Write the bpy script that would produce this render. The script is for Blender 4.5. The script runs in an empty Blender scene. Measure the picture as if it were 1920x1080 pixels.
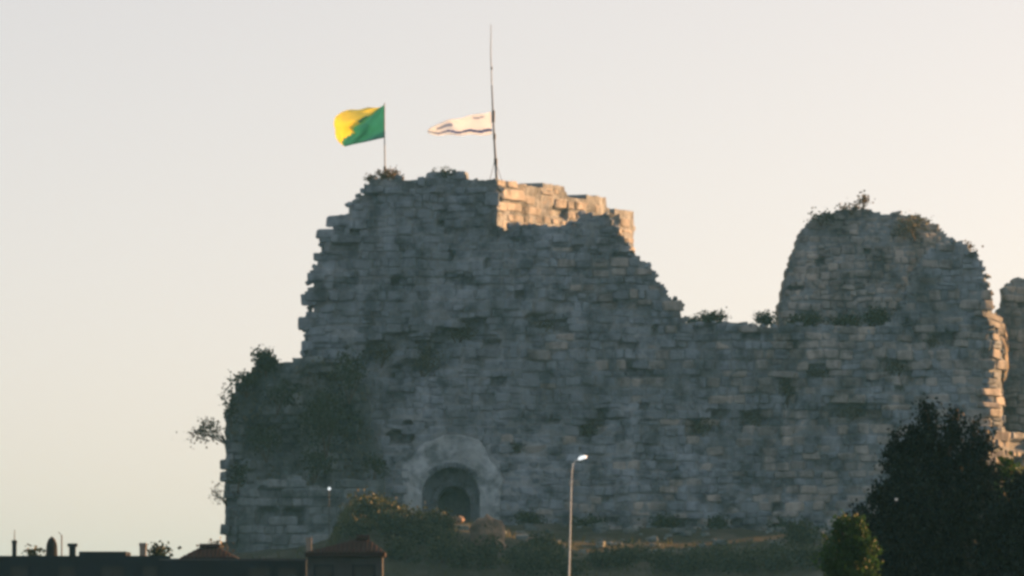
import bpy, bmesh, math, random
from mathutils import Vector, Matrix, noise
import numpy as np

R = math.radians
scene = bpy.context.scene
COL = scene.collection
rnd = random.Random(11)

# ------------------------------------------------------------------ camera, sky, sun, exposure
CAM = Vector((0.0, -400.0, -4.0))
FPX, W, H = 12000.0, 1920.0, 1080.0
PITCH = math.atan(660.0 / FPX)
cam_d = bpy.data.cameras.new('camera')
cam_d.sensor_width = 36.0
cam_d.lens = 36.0 * FPX / W
cam_d.clip_start, cam_d.clip_end = 1.0, 12000.0
cam = bpy.data.objects.new('camera', cam_d)
COL.objects.link(cam)
cam.location = CAM
cam.rotation_euler = (R(90) + PITCH, 0, 0)
scene.camera = cam

SUN_AZ, SUN_EL = 62.0, 11.0            # clockwise from the view direction, above the horizon
SKY_STRENGTH, SUN_STRENGTH, EXPOSURE = 0.12, 5.0, 1.68
world = bpy.data.worlds.new("World")
scene.world = world
world.use_nodes = True
wn = world.node_tree
wn.nodes.clear()
sky = wn.nodes.new('ShaderNodeTexSky')
sky.sky_type = 'NISHITA'
sky.sun_disc = False
sky.sun_elevation = R(SUN_EL)
sky.sun_rotation = R(SUN_AZ)
sky.altitude = 1900
sky.air_density, sky.dust_density, sky.ozone_density = 0.35, 9.0, 0.6
bg = wn.nodes.new('ShaderNodeBackground')
bg.inputs['Strength'].default_value = SKY_STRENGTH
wo = wn.nodes.new('ShaderNodeOutputWorld')
wb = wn.nodes.new('ShaderNodeMix')             # the camera's warm white balance, the same in every direction
wb.data_type, wb.blend_type = 'RGBA', 'MULTIPLY'
wb.inputs[0].default_value = 1.0
wb.inputs[7].default_value = (1.0, 0.79, 0.588, 1)
veil = wn.nodes.new('ShaderNodeMix')           # thin high haze veil, even over the whole sky
veil.data_type = 'RGBA'
veil.inputs[0].default_value = 0.5
veil.inputs[7].default_value = (1.98, 2.40, 3.02, 1)
wn.links.new(sky.outputs[0], veil.inputs[6])
wn.links.new(veil.outputs[2], wb.inputs[6])
wn.links.new(wb.outputs[2], bg.inputs[0])
wn.links.new(bg.outputs[0], wo.inputs[0])

SUN_DIR = Vector((math.cos(R(SUN_EL)) * math.sin(R(SUN_AZ)), math.cos(R(SUN_EL)) * math.cos(R(SUN_AZ)), math.sin(R(SUN_EL))))
sun_d = bpy.data.lights.new('sun', 'SUN')
sun_d.energy = SUN_STRENGTH
sun_d.angle = R(0.5)
sun_d.color = (1.0, 0.45, 0.15)
sun_o = bpy.data.objects.new('sun', sun_d)
COL.objects.link(sun_o)
sun_o.rotation_euler = SUN_DIR.to_track_quat('Z', 'Y').to_euler()
sun_o.location = (60, 40, 60)

vs = scene.view_settings
vs.view_transform = 'Standard'
vs.look = 'None'
vs.exposure = EXPOSURE
vs.gamma = 1.0
vs.use_curve_mapping = False
scene.render.engine = 'CYCLES'
scene.cycles.filter_width = 3.2
scene.cycles.max_bounces = 6

# ------------------------------------------------------------------ helpers
FWD = Vector((0, math.cos(PITCH), math.sin(PITCH)))
UP = Vector((0, -math.sin(PITCH), math.cos(PITCH)))


def at(px, py, Y):
    """The point in the world at distance plane Y that a photo pixel shows."""
    d = FWD * FPX + Vector((px - W / 2, 0, 0)) + UP * (H / 2 - py)
    return CAM + d * ((Y - CAM.y) / d.y)


def at_plane(px, py, o, n):
    d = FWD * FPX + Vector((px - W / 2, 0, 0)) + UP * (H / 2 - py)
    return CAM + d * ((o - CAM).dot(n) / d.dot(n))


def px_m(Y):
    return (Y - CAM.y) / FPX           # metres per photo pixel at depth Y


def smooth(a, b, x):
    t = min(1.0, max(0.0, (x - a) / (b - a)))
    return t * t * (3 - 2 * t)


def nz(x, y, z=0.0):
    return noise.noise(Vector((x, y, z)))


def inside(poly, x, y):
    c = False
    j = len(poly) - 1
    for i in range(len(poly)):
        xi, yi = poly[i]
        xj, yj = poly[j]
        if (yi > y) != (yj > y) and x < (xj - xi) * (y - yi) / (yj - yi) + xi:
            c = not c
        j = i
    return c


def thing(name, label, cat, loc=(0, 0, 0), rotz=0.0, group=None):
    o = bpy.data.objects.new(name, None)
    COL.objects.link(o)
    o.location = loc
    o.rotation_euler = (0, 0, rotz)
    o.empty_display_size = 0.3
    o['label'], o['category'], o['kind'] = label, cat, 'thing'
    if group:
        o['group'] = group
    return o


def mesh_obj(name, verts, faces, mat, parent=None, kind=None, smooth_shade=False, mats=None, mat_idx=None):
    me = bpy.data.meshes.new(name)
    me.from_pydata([tuple(v) for v in verts], [], faces)
    for m in (mats or [mat]):
        if m:
            me.materials.append(m)
    if mat_idx is not None:
        me.polygons.foreach_set('material_index', mat_idx)
    if smooth_shade:
        me.polygons.foreach_set('use_smooth', [True] * len(me.polygons))
    me.update()
    o = bpy.data.objects.new(name, me)
    COL.objects.link(o)
    if parent:
        o.parent = parent
    if kind:
        o['kind'] = kind
    return o


class MB:
    def __init__(s):
        s.v, s.f = [], []

    def box(s, lo, hi, rot=None, c=None):
        b = len(s.v)
        for z in (lo[2], hi[2]):
            for x, y in ((lo[0], lo[1]), (hi[0], lo[1]), (hi[0], hi[1]), (lo[0], hi[1])):
                s.v.append((x, y, z))
        s.f += [tuple(b + i for i in q) for q in ((3, 2, 1, 0), (4, 5, 6, 7), (0, 1, 5, 4), (1, 2, 6, 5), (2, 3, 7, 6), (3, 0, 4, 7))]
        return s

    def tube(s, pts, radii, n=8, cap=True):
        base = len(s.v)
        pts = [Vector(p) for p in pts]
        for k, p in enumerate(pts):
            d = (pts[min(k + 1, len(pts) - 1)] - pts[max(k - 1, 0)]).normalized()
            a = d.orthogonal().normalized() if abs(d.z) < 0.95 else Vector((1, 0, 0))
            a = (a - d * a.dot(d)).normalized()
            b = d.cross(a)
            for i in range(n):
                t = 2 * math.pi * i / n
                s.v.append(p + (a * math.cos(t) + b * math.sin(t)) * radii[k])
        for k in range(len(pts) - 1):
            for i in range(n):
                j = (i + 1) % n
                s.f.append((base + k * n + i, base + k * n + j, base + (k + 1) * n + j, base + (k + 1) * n + i))
        if cap:
            s.f.append(tuple(base + i for i in reversed(range(n))))
            s.f.append(tuple(base + (len(pts) - 1) * n + i for i in range(n)))
        return s

    def build(s, name, mat, parent=None, kind=None, smooth_shade=False):
        return mesh_obj(name, s.v, s.f, mat, parent, kind, smooth_shade)


# ------------------------------------------------------------------ materials
def new_mat(name):
    m = bpy.data.materials.new(name)
    m.use_nodes = True
    nt = m.node_tree
    p = nt.nodes['Principled BSDF']
    p.inputs['Roughness'].default_value = 0.9
    p.inputs['Specular IOR Level'].default_value = 0.2
    return m, nt, p


def ramp(nt, stops):
    r = nt.nodes.new('ShaderNodeValToRGB')
    el = r.color_ramp.elements
    while len(el) < len(stops):
        el.new(0.5)
    for e, (pos, c) in zip(el, stops):
        e.position = pos
        e.color = (*c, 1)
    return r


def noise_node(nt, vec, scale, detail=6, rough=0.6):
    n = nt.nodes.new('ShaderNodeTexNoise')
    n.inputs['Scale'].default_value = scale
    n.inputs['Detail'].default_value = detail
    n.inputs['Roughness'].default_value = rough
    nt.links.new(vec, n.inputs['Vector'])
    return n


def mix(nt, typ, fac, a, b):
    n = nt.nodes.new('ShaderNodeMix')
    n.data_type = 'RGBA'
    n.blend_type = typ
    for sock, val in ((n.inputs[0], fac), (n.inputs[6], a), (n.inputs[7], b)):
        if hasattr(val, 'links') or isinstance(val, bpy.types.NodeSocket):
            nt.links.new(val, sock)
        elif isinstance(val, (int, float)):
            sock.default_value = val
        else:
            sock.default_value = (*val, 1)
    return n.outputs[2]


def stone_material(name, dark, mid, pale, stain, stain_at=0.52, bump=0.35):
    m, nt, p = new_mat(name)
    geo = nt.nodes.new('ShaderNodeNewGeometry')
    oi = nt.nodes.new('ShaderNodeObjectInfo')
    add = nt.nodes.new('ShaderNodeMath')
    add.operation = 'ADD'
    fr = nt.nodes.new('ShaderNodeMath')
    fr.operation = 'FRACT'
    nt.links.new(geo.outputs['Random Per Island'], add.inputs[0])
    nt.links.new(oi.outputs['Random'], add.inputs[1])
    nt.links.new(add.outputs[0], fr.inputs[0])
    pos = geo.outputs['Position']
    base = ramp(nt, [(0.0, tuple(x * 0.72 for x in dark)), (0.12, dark), (0.45, mid), (0.72, mid), (1.0, pale)])
    nt.links.new(fr.outputs[0], base.inputs[0])
    fine = noise_node(nt, pos, 3.5, 8, 0.7)
    fr2 = ramp(nt, [(0.3, (0.7, 0.7, 0.7)), (0.55, (1, 1, 1)), (0.75, (1.1, 1.1, 1.08))])
    nt.links.new(fine.outputs[0], fr2.inputs[0])
    c = mix(nt, 'MULTIPLY', 0.9, base.outputs[0], fr2.outputs[0])
    big = noise_node(nt, pos, 0.22, 7, 0.62)
    br = ramp(nt, [(stain_at - 0.08, (0, 0, 0)), (stain_at + 0.12, (1, 1, 1))])
    nt.links.new(big.outputs[0], br.inputs[0])
    c = mix(nt, 'MIX', br.outputs[0], c, mix(nt, 'MULTIPLY', 0.7, stain, fr2.outputs[0]))
    mid2 = noise_node(nt, pos, 0.75, 5, 0.6)
    mr = ramp(nt, [(0.36, (0.34, 0.37, 0.39)), (0.5, (0.95, 0.95, 0.95)), (0.68, (1.14, 1.12, 1.1))])
    nt.links.new(mid2.outputs[0], mr.inputs[0])
    c = mix(nt, 'MULTIPLY', 0.85, c, mr.outputs[0])
    # water streaks: noise stretched down the wall
    mp = nt.nodes.new('ShaderNodeMapping')
    mp.inputs['Scale'].default_value = (1.1, 1.1, 0.13)
    nt.links.new(pos, mp.inputs[0])
    st = noise_node(nt, mp.outputs[0], 1.0, 5, 0.6)
    sr = ramp(nt, [(0.42, (0.62, 0.62, 0.60)), (0.58, (1, 1, 1))])
    nt.links.new(st.outputs[0], sr.inputs[0])
    c = mix(nt, 'MULTIPLY', 0.6, c, sr.outputs[0])
    nt.links.new(c, p.inputs['Base Color'])
    b = nt.nodes.new('ShaderNodeBump')
    b.inputs['Strength'].default_value = bump
    b.inputs['Distance'].default_value = 0.12
    nt.links.new(fine.outputs[0], b.inputs['Height'])
    nt.links.new(b.outputs[0], p.inputs['Normal'])
    return m


def leaf_material(name, a, b, c, transl=0.25):
    m, nt, p = new_mat(name)
    geo = nt.nodes.new('ShaderNodeNewGeometry')
    r = ramp(nt, [(0.0, a), (0.55, b), (1.0, c)])
    nt.links.new(geo.outputs['Random Per Island'], r.inputs[0])
    nt.links.new(r.outputs[0], p.inputs['Base Color'])
    p.inputs['Roughness'].default_value = 0.6
    t = nt.nodes.new('ShaderNodeBsdfTranslucent')
    nt.links.new(r.outputs[0], t.inputs[0])
    mx = nt.nodes.new('ShaderNodeMixShader')
    mx.inputs[0].default_value = transl
    nt.links.new(p.outputs[0], mx.inputs[1])
    nt.links.new(t.outputs[0], mx.inputs[2])
    nt.links.new(mx.outputs[0], nt.nodes['Material Output'].inputs['Surface'])
    return m


def plain_material(name, col, rough=0.7, var=0.25, scale=4.0, metal=0.0, transl=0.0):
    m, nt, p = new_mat(name)
    geo = nt.nodes.new('ShaderNodeNewGeometry')
    n = noise_node(nt, geo.outputs['Position'], scale, 6, 0.6)
    r = ramp(nt, [(0.25, tuple(x * (1 - var) for x in col)), (0.75, tuple(min(1, x * (1 + var * 0.5)) for x in col))])
    nt.links.new(n.outputs[0], r.inputs[0])
    nt.links.new(r.outputs[0], p.inputs['Base Color'])
    p.inputs['Roughness'].default_value = rough
    p.inputs['Metallic'].default_value = metal
    if transl:
        t = nt.nodes.new('ShaderNodeBsdfTranslucent')
        nt.links.new(r.outputs[0], t.inputs[0])
        mx = nt.nodes.new('ShaderNodeMixShader')
        mx.inputs[0].default_value = transl
        nt.links.new(p.outputs[0], mx.inputs[1])
        nt.links.new(t.outputs[0], mx.inputs[2])
        nt.links.new(mx.outputs[0], nt.nodes['Material Output'].inputs['Surface'])
    return m


M = {}
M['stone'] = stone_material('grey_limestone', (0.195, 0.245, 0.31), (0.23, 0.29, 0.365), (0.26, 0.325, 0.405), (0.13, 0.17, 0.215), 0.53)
M['tower_stone'] = stone_material('tower_limestone', (0.27, 0.285, 0.305), (0.335, 0.345, 0.36), (0.40, 0.395, 0.39), (0.16, 0.18, 0.20), 0.55)
M['mossy_stone'] = stone_material('mossy_limestone', (0.16, 0.205, 0.24), (0.21, 0.26, 0.30), (0.26, 0.31, 0.35), (0.08, 0.11, 0.125), 0.49)
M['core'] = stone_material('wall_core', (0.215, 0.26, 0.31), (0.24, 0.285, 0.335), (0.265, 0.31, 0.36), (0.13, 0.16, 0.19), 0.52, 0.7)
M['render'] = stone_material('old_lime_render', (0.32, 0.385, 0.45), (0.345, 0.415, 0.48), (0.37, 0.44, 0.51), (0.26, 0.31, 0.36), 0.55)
M['dark_void'] = plain_material('sooty_stone', (0.06, 0.058, 0.055))
M['rock'] = stone_material('boulder_rock', (0.26, 0.20, 0.165), (0.32, 0.24, 0.20), (0.38, 0.30, 0.25), (0.20, 0.16, 0.13), 0.56)
M['bank_rock'] = stone_material('tan_rock', (0.33, 0.30, 0.26), (0.40, 0.37, 0.32), (0.46, 0.42, 0.37), (0.20, 0.18, 0.15), 0.52)
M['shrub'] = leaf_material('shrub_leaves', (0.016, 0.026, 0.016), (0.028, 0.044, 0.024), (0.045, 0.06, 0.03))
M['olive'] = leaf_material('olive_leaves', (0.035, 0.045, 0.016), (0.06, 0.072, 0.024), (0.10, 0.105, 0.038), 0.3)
M['wall_green'] = leaf_material('wall_plant_leaves', (0.06, 0.07, 0.055), (0.085, 0.095, 0.075), (0.12, 0.125, 0.10), 0.2)
M['tree_green'] = leaf_material('young_tree_leaves', (0.018, 0.045, 0.013), (0.028, 0.075, 0.018), (0.045, 0.11, 0.028), 0.3)
M['conifer'] = leaf_material('conifer_leaves', (0.004, 0.011, 0.010), (0.006, 0.018, 0.014), (0.010, 0.028, 0.018), 0.1)
M['dry'] = leaf_material('dry_twigs', (0.07, 0.055, 0.035), (0.10, 0.08, 0.05), (0.14, 0.11, 0.06), 0.2)
M['grass'] = leaf_material('dry_grass', (0.04, 0.055, 0.022), (0.065, 0.08, 0.032), (0.11, 0.115, 0.05), 0.35)
M['bark'] = plain_material('bark', (0.07, 0.055, 0.042), 0.9)
M['steel'] = plain_material('pale_galvanised_steel', (0.58, 0.66, 0.72), 0.45, 0.45, 9)
M['white_paint'] = plain_material('white_enamel', (0.80, 0.80, 0.78), 0.4, 0.05)
M['black_pole'] = plain_material('dark_weathered_pole', (0.05, 0.05, 0.055), 0.6)
M['grey_pole'] = plain_material('grey_pole', (0.32, 0.32, 0.30), 0.6)
M['green_cloth'] = plain_material('green_cloth', (0.13, 0.46, 0.36), 0.8, 0.08, 2, transl=0.5)
M['yellow_cloth'] = plain_material('yellow_cloth', (0.90, 0.86, 0.22), 0.8, 0.08, 2, transl=0.5)
M['white_cloth'] = plain_material('white_cloth', (0.82, 0.89, 1.0), 0.8, 0.04, 2, transl=0.5)
M['blue_cloth'] = plain_material('navy_cloth', (0.04, 0.09, 0.42), 0.8, 0.08, 2, transl=0.08)
M['faded_blue_cloth'] = plain_material('faded_blue_cloth', (0.42, 0.48, 0.66), 0.8, 0.1, 2, transl=0.4)
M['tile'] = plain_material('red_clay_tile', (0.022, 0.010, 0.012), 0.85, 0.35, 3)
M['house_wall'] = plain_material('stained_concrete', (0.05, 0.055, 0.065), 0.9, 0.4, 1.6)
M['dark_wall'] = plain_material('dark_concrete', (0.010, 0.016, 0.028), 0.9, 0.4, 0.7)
M['glass'] = plain_material('dark_window_glass', (0.02, 0.022, 0.026), 0.15, 0.1)
M['tank'] = plain_material('black_plastic_tank', (0.012, 0.013, 0.017), 0.7, 0.2)
M['chimney'] = plain_material('grey_chimney_plaster', (0.22, 0.20, 0.18), 0.9)


def glow_material(name, col, strength):
    m, nt, p = new_mat(name)
    p.inputs['Base Color'].default_value = (0.8, 0.8, 0.8, 1)
    p.inputs['Emission Color'].default_value = (*col, 1)
    p.inputs['Emission Strength'].default_value = strength
    return m


M['lamp_glow'] = glow_material('cool_white_lamp', (0.9, 0.97, 1.0), 0.28)


def ground_material():
    m, nt, p = new_mat('hill_ground')
    geo = nt.nodes.new('ShaderNodeNewGeometry')
    pos = geo.outputs['Position']
    a = noise_node(nt, pos, 0.35, 8, 0.65)
    r = ramp(nt, [(0.3, (0.025, 0.03, 0.018)), (0.48, (0.04, 0.045, 0.035)), (0.62, (0.08, 0.083, 0.075)), (0.75, (0.13, 0.13, 0.12))])
    nt.links.new(a.outputs[0], r.inputs[0])
    b = noise_node(nt, pos, 5, 8, 0.7)
    r2 = ramp(nt, [(0.3, (0.5, 0.5, 0.5)), (0.7, (1.1, 1.1, 1.1))])
    nt.links.new(b.outputs[0], r2.inputs[0])
    nt.links.new(mix(nt, 'MULTIPLY', 0.8, r.outputs[0], r2.outputs[0]), p.inputs['Base Color'])
    bp = nt.nodes.new('ShaderNodeBump')
    bp.inputs['Distance'].default_value = 0.2
    bp.inputs['Strength'].default_value = 0.6
    nt.links.new(b.outputs[0], bp.inputs['Height'])
    nt.links.new(bp.outputs[0], p.inputs['Normal'])
    return m


M['ground'] = ground_material()


# ------------------------------------------------------------------ terrain
def interp(x, pts):
    if x <= pts[0][0]:
        return pts[0][1]
    for (a, va), (b, vb) in zip(pts, pts[1:]):
        if x <= b:
            t = (x - a) / (b - a)
            t = t * t * (3 - 2 * t)
            return va + (vb - va) * t
    return pts[-1][1]


BROW = [(-24, -3.2), (-18, -0.6), (-14.5, -0.2), (-11.5, 0.4), (-9.5, 3.3), (-7.5, 3.75), (-5.5, 3.1), (-2.0, 2.5), (1.5, 1.6), (5, 1.0), (14, 0.5), (22, 1.5), (40, 1.5), (70, -2)]
FOOT = [(-26, -3.2), (-19.5, -1.5), (-17.5, 1.2), (-14, 1.6), (-8, 3.0), (20, 2.6), (45, 2.8), (80, -3)]


def ground_z(x, y):
    b, f = interp(x, BROW), interp(x, FOOT)
    if y < -24:
        t = min(1.0, max(0.0, (y + 44) / 18.0))
        z = -4.7 + (b + 4.7) * (1 - (1 - t) ** 1.35 if t < 1 else 1)
    else:
        z = b + (f - b) * smooth(-24, -7, y)
    if y > 14:
        z = z + (-9 - z) * smooth(14, 110, y)
    shade_spur = interp(y, [(-22, 0), (-14, 11.5), (-6, 11.5), (-2.5, 9.0), (0.5, 6.5), (5, 0)]) * smooth(37.5, 43, x) * (1 - smooth(80, 100, x))  # unseen rise added right of the view to shade the slope
    z += shade_spur * (1 + 0.12 * nz(x * 0.2, y * 0.2, 30))
    if y < -200:
        z += -1.0 * smooth(-200, -380, -abs(y)) if False else -0.9 * min(1, (-200 - y) / 180)
    k = smooth(-110, -60, y) * (1 - smooth(60, 160, y))
    z += (0.35 * nz(x * 0.25, y * 0.25, 3) + 0.15 * nz(x * 0.9, y * 0.9, 7)) * k
    return z


def axis(dense_lo, dense_hi, step, far):
    a = list(np.arange(dense_lo, dense_hi + 1e-6, step))
    s, v = step, dense_hi
    while v < far:
        s *= 1.35
        v += s
        a.append(v)
    s, v = step, dense_lo
    while v > -far:
        s *= 1.35
        v -= s
        a.insert(0, v)
    return a


gx, gy = axis(-50, 60, 0.9, 6000), axis(-110, 26, 0.9, 6000)
gv = [(x, y, ground_z(x, y)) for y in gy for x in gx]
nx = len(gx)
gf = [(j * nx + i, j * nx + i + 1, (j + 1) * nx + i + 1, (j + 1) * nx + i) for j in range(len(gy) - 1) for i in range(nx - 1)]
mesh_obj('ground', gv, gf, M['ground'], kind='structure', smooth_shade=True)


# ------------------------------------------------------------------ haze: one closed box of thin air round everything
HAZE_DENSITY = 0.00012
hz = MB().box((-7600, -7900, -13.0), (7600, 7900, 36.5)).build('haze', None, kind='stuff')
hm = bpy.data.materials.new('haze_air')
hm.use_nodes = True
hn = hm.node_tree
hn.nodes.clear()
hv = hn.nodes.new('ShaderNodeVolumePrincipled')
hv.inputs['Color'].default_value = (0.20, 0.62, 1.0, 1)
hv.inputs['Density'].default_value = HAZE_DENSITY
hv.inputs['Anisotropy'].default_value = 0.2
ho = hn.nodes.new('ShaderNodeOutputMaterial')
hn.links.new(hv.outputs[0], ho.inputs['Volume'])
hz.data.materials.clear()
hz.data.materials.append(hm)

# ------------------------------------------------------------------ masonry
def stone_mesh(seed, mat, c=0.10, jit=0.06):
    """A rough block: box with chamfered, uneven corners, 44 triangles."""
    r = random.Random(seed)
    v, idx = [], {}
    for sx in (-1, 1):
        for sy in (-1, 1):
            for sz in (-1, 1):
                j = [r.uniform(-jit, jit) for _ in range(3)]
                cc = [c * r.uniform(0.6, 1.7) for _ in range(3)]
                for ax in range(3):
                    p = [sx * 0.5, sy * 0.5, sz * 0.5]
                    for k in range(3):
                        if k != ax:
                            p[k] -= (sx, sy, sz)[k] * cc[k]
                        p[k] += j[k]
                    idx[(sx, sy, sz, ax)] = len(v)
                    v.append(p)
    bm = bmesh.new()
    for p in v:
        bm.verts.new(p)
    bmesh.ops.convex_hull(bm, input=bm.verts[:])
    me = bpy.data.meshes.new('stone')
    bm.to_mesh(me)
    bm.free()
    me.materials.append(mat)
    return me


STONES = {k: [stone_mesh(100 * n + i, M[k]) for i in range(14)] for n, k in enumerate(('stone', 'tower_stone', 'mossy_stone'))}


def place_stones(root, specs, matkey, limit=300, blend=False):
    """specs: (x, y, z, w, d, h, rotations) in the root's frame. The largest become objects, the rest one part of kind stuff."""
    specs = sorted(specs, key=lambda s: -s[3] * s[5])
    lib = STONES[matkey]
    for s in specs[:limit]:
        pick = lib
        if blend:                        # browner stones take over gradually along the wall
            pick = STONES['tower_stone'] if rnd.random() < smooth(-3, 24, s[0] + root.location.x) else STONES['stone']
        o = bpy.data.objects.new('stone', pick[rnd.randrange(len(pick))])
        COL.objects.link(o)
        o.parent = root
        o.location = s[0:3]
        o.scale = s[3:6]
        o.rotation_euler = s[6]
    rest = specs[limit:]
    if rest:
        V, F = [], []
        from mathutils import Euler
        for s in rest:
            me = lib[rnd.randrange(len(lib))]
            m = Matrix.Translation(s[0:3]) @ Euler(s[6]).to_matrix().to_4x4() @ Matrix.Diagonal((*s[3:6], 1))
            b = len(V)
            V += [m @ v.co for v in me.vertices]
            F += [tuple(b + i for i in p.vertices) for p in me.polygons]
        mesh_obj('small_stones', V, F, M[matkey], root, kind='stuff')


def layout(poly, x0, x1, z0, z1, hs, ws, seed, split=0.1, wob=0.12, miss=None, shrink=0.3):
    """Rough courses inside a polygon of the wall plane: (xc, zc, w, h), and the holes where stones have fallen out."""
    r = random.Random(seed)
    out, holes = [], []
    z = z0
    row = 0
    while z < z1:
        h = r.uniform(*hs)
        x = x0 - r.uniform(0, ws[1])
        while x < x1:
            w = r.uniform(*ws) if r.random() > 0.12 else r.uniform(ws[1], ws[1] * 1.35)
            xc, zc = x + w / 2, z + h / 2 + wob * nz(x * 0.35, row * 0.4 + z * 0.15, seed)
            if inside(poly, xc, zc) and inside(poly, xc - w * (0.5 - shrink), zc) and inside(poly, xc + w * (0.5 - shrink), zc) and inside(poly, xc, zc + h * 0.2):
                if miss and r.random() < miss(xc, zc):
                    holes.append((xc, zc, w, h))
                elif r.random() < split:
                    if w > h * 1.4 and r.random() < 0.6:
                        k = r.uniform(0.4, 0.6)
                        out.append((x + w * k / 2, zc, w * k, h))
                        out.append((x + w * (1 + k) / 2, zc, w * (1 - k), h))
                    else:
                        k = r.uniform(0.4, 0.6)
                        out.append((xc, zc - h / 2 + h * k / 2, w, h * k))
                        out.append((xc, zc + h / 2 - h * (1 - k) / 2, w, h * (1 - k)))
                else:
                    out.append((xc, zc, w, h))
            x += w
        z += h
        row += 1
    return out, holes


def core_mesh(root, name, mat, cells_in, depth, thick, holes, x0, x1, z0, z1, step=0.32, owner=None, amp=0.1):
    """A thick wall body: cells of the wall plane inside the outline, with an uneven face and fallen-out pockets."""
    ni, nj = int((x1 - x0) / step) + 1, int((z1 - z0) / step) + 1
    cin = {}
    for i in range(ni):
        for j in range(nj):
            if cells_in(x0 + (i + 0.5) * step, z0 + (j + 0.5) * step):
                cin[(i, j)] = owner(x0 + (i + 0.5) * step, z0 + (j + 0.5) * step) if owner else True
    V, F, ids = [], [], {}

    def vid(i, j, back):
        k = (i, j, back)
        if k not in ids:
            x, z = x0 + i * step, z0 + j * step
            jx, jz = 0.1 * nz(i * 7.3, j * 3.1, 1.5), 0.1 * nz(i * 2.7, j * 8.9, 4.5)
            d = depth(x, z)
            if back:
                y = max(d + 0.9, thick(x, z))
            else:
                y = d + 0.055 + amp * nz(x * 1.3, z * 1.3, 9) + 0.5 * amp * nz(x * 4, z * 4, 5)
                for hx, hz, hw, hh in holes:
                    if abs(x - hx) < hw * 0.5 and abs(z - hz) < hh * 0.55:
                        y += 0.45
            ids[k] = len(V)
            V.append((x + jx, y, z + jz))
        return ids[k]
    for (i, j), own in cin.items():
        if own is not True and own is False:
            continue
        a, b, c, d = (i, j), (i + 1, j), (i + 1, j + 1), (i, j + 1)
        F.append(tuple(vid(*p, 0) for p in (a, b, c, d)))
        F.append(tuple(vid(*p, 1) for p in (d, c, b, a)))
        for (p, q), nb in (((a, b), (i, j - 1)), ((b, c), (i + 1, j)), ((c, d), (i, j + 1)), ((d, a), (i - 1, j))):
            if nb not in cin:
                F.append((vid(*q, 0), vid(*p, 0), vid(*p, 1), vid(*q, 1)))
    return mesh_obj(name, V, F, mat, root)


def poly_xz(pts, Y):
    return [(at(px, py, Y).x, at(px, py, Y).z) for px, py in pts]


def stone_spec(x, z, w, h, depth, r, gap=0.03, proud=0.05, d=0.62, tilt=0.03):
    e = 0.25
    sl = (depth(x + e, z) - depth(x - e, z)) / (2 * e)
    y = depth(x, z) + d / 2 - max(-0.05, r.gauss(0.02, proud))
    return (x, y, z, max(0.15, (w - gap * r.uniform(0.6, 1.7)) * math.sqrt(1 + sl * sl) ), d, max(0.12, h - gap * r.uniform(0.6, 1.6)),
            (r.gauss(0, tilt), r.gauss(0, tilt), math.atan(sl) + r.gauss(0, tilt)))


# --- the long shaded front: keep, broken wall, curtain wall, all coursed through
FRONT = [(572, 1040), (575, 668), (576, 640), (578, 612), (583, 580), (580, 552), (586, 520), (595, 492), (608, 470), (606, 448), (612, 430), (632, 425), (640, 405),
         (655, 398), (662, 378), (678, 362), (693, 340), (760, 341), (800, 334), (812, 324), (845, 326), (850, 322), (874, 324), (876, 338), (934, 341), (936, 446), (944, 447),
         (947, 425), (1000, 422), (1040, 424), (1083, 420), (1085, 403), (1140, 401), (1143, 421), (1156, 423), (1158, 444), (1172, 447), (1176, 462), (1193, 482),
         (1208, 492), (1222, 508), (1238, 532), (1247, 540), (1249, 560), (1268, 564), (1272, 576), (1284, 594), (1290, 607), (1400, 609), (1450, 614), (1660, 615),
         (1690, 580), (1706, 525), (1735, 478), (1770, 458), (1800, 456), (1836, 480), (1846, 520), (1856, 562), (1866, 580), (1876, 610), (1882, 700), (1880, 820), (1890, 900), (1900, 1040)]
FP = poly_xz(FRONT, 0.0)
X_SEAM, X_STEP = at(936, 500, 0).x, at(1284, 600, 0).x
XFLANK = at(1852, 600, 0).x
GATE = at(846, 972, 0)
GX, GZ = GATE.x, GATE.z


HOLLOWS = [(a.x, a.z, b.x, b.z, rr / 30, dd) for a, b, rr, dd in (
    (at(685, 668, 0), at(762, 640, 0), 24, 0.9), (at(796, 655, 0), at(892, 616, 0), 22, 1.0), (at(752, 706, 0), at(832, 668, 0), 26, 0.8), (at(1478, 722, 0), at(1482, 790, 0), 17, 0.7),
    (at(1098, 815, 0), at(1128, 782, 0), 20, 0.8), (at(1300, 805, 0), at(1335, 795, 0), 20, 0.7), (at(1395, 790, 0), at(1425, 785, 0), 19, 0.7), (at(1560, 770, 0), at(1640, 778, 0), 20, 0.7),
    (at(1668, 690, 0), at(1700, 694, 0), 20, 0.8), (at(1525, 697, 0), at(1545, 697, 0), 15, 0.6), (at(830, 400, 0), at(860, 440, 0), 15, 0.5), (at(1000, 602, 0), at(1062, 614, 0), 14, 0.7),
    (at(964, 842, 0), at(970, 842, 0), 11, 0.7), (at(740, 530, 0), at(760, 535, 0), 14, 0.5), (at(840, 522, 0), at(885, 524, 0), 11, 0.5), (at(1180, 690, 0), at(1215, 700, 0), 14, 0.5), (at(1750, 640, 0), at(1790, 632, 0), 14, 0.6),
    (at(1700, 610, 0), at(1712, 640, 0), 13, 0.6), (at(1240, 870, 0), at(1260, 890, 0), 14, 0.5))]


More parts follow.
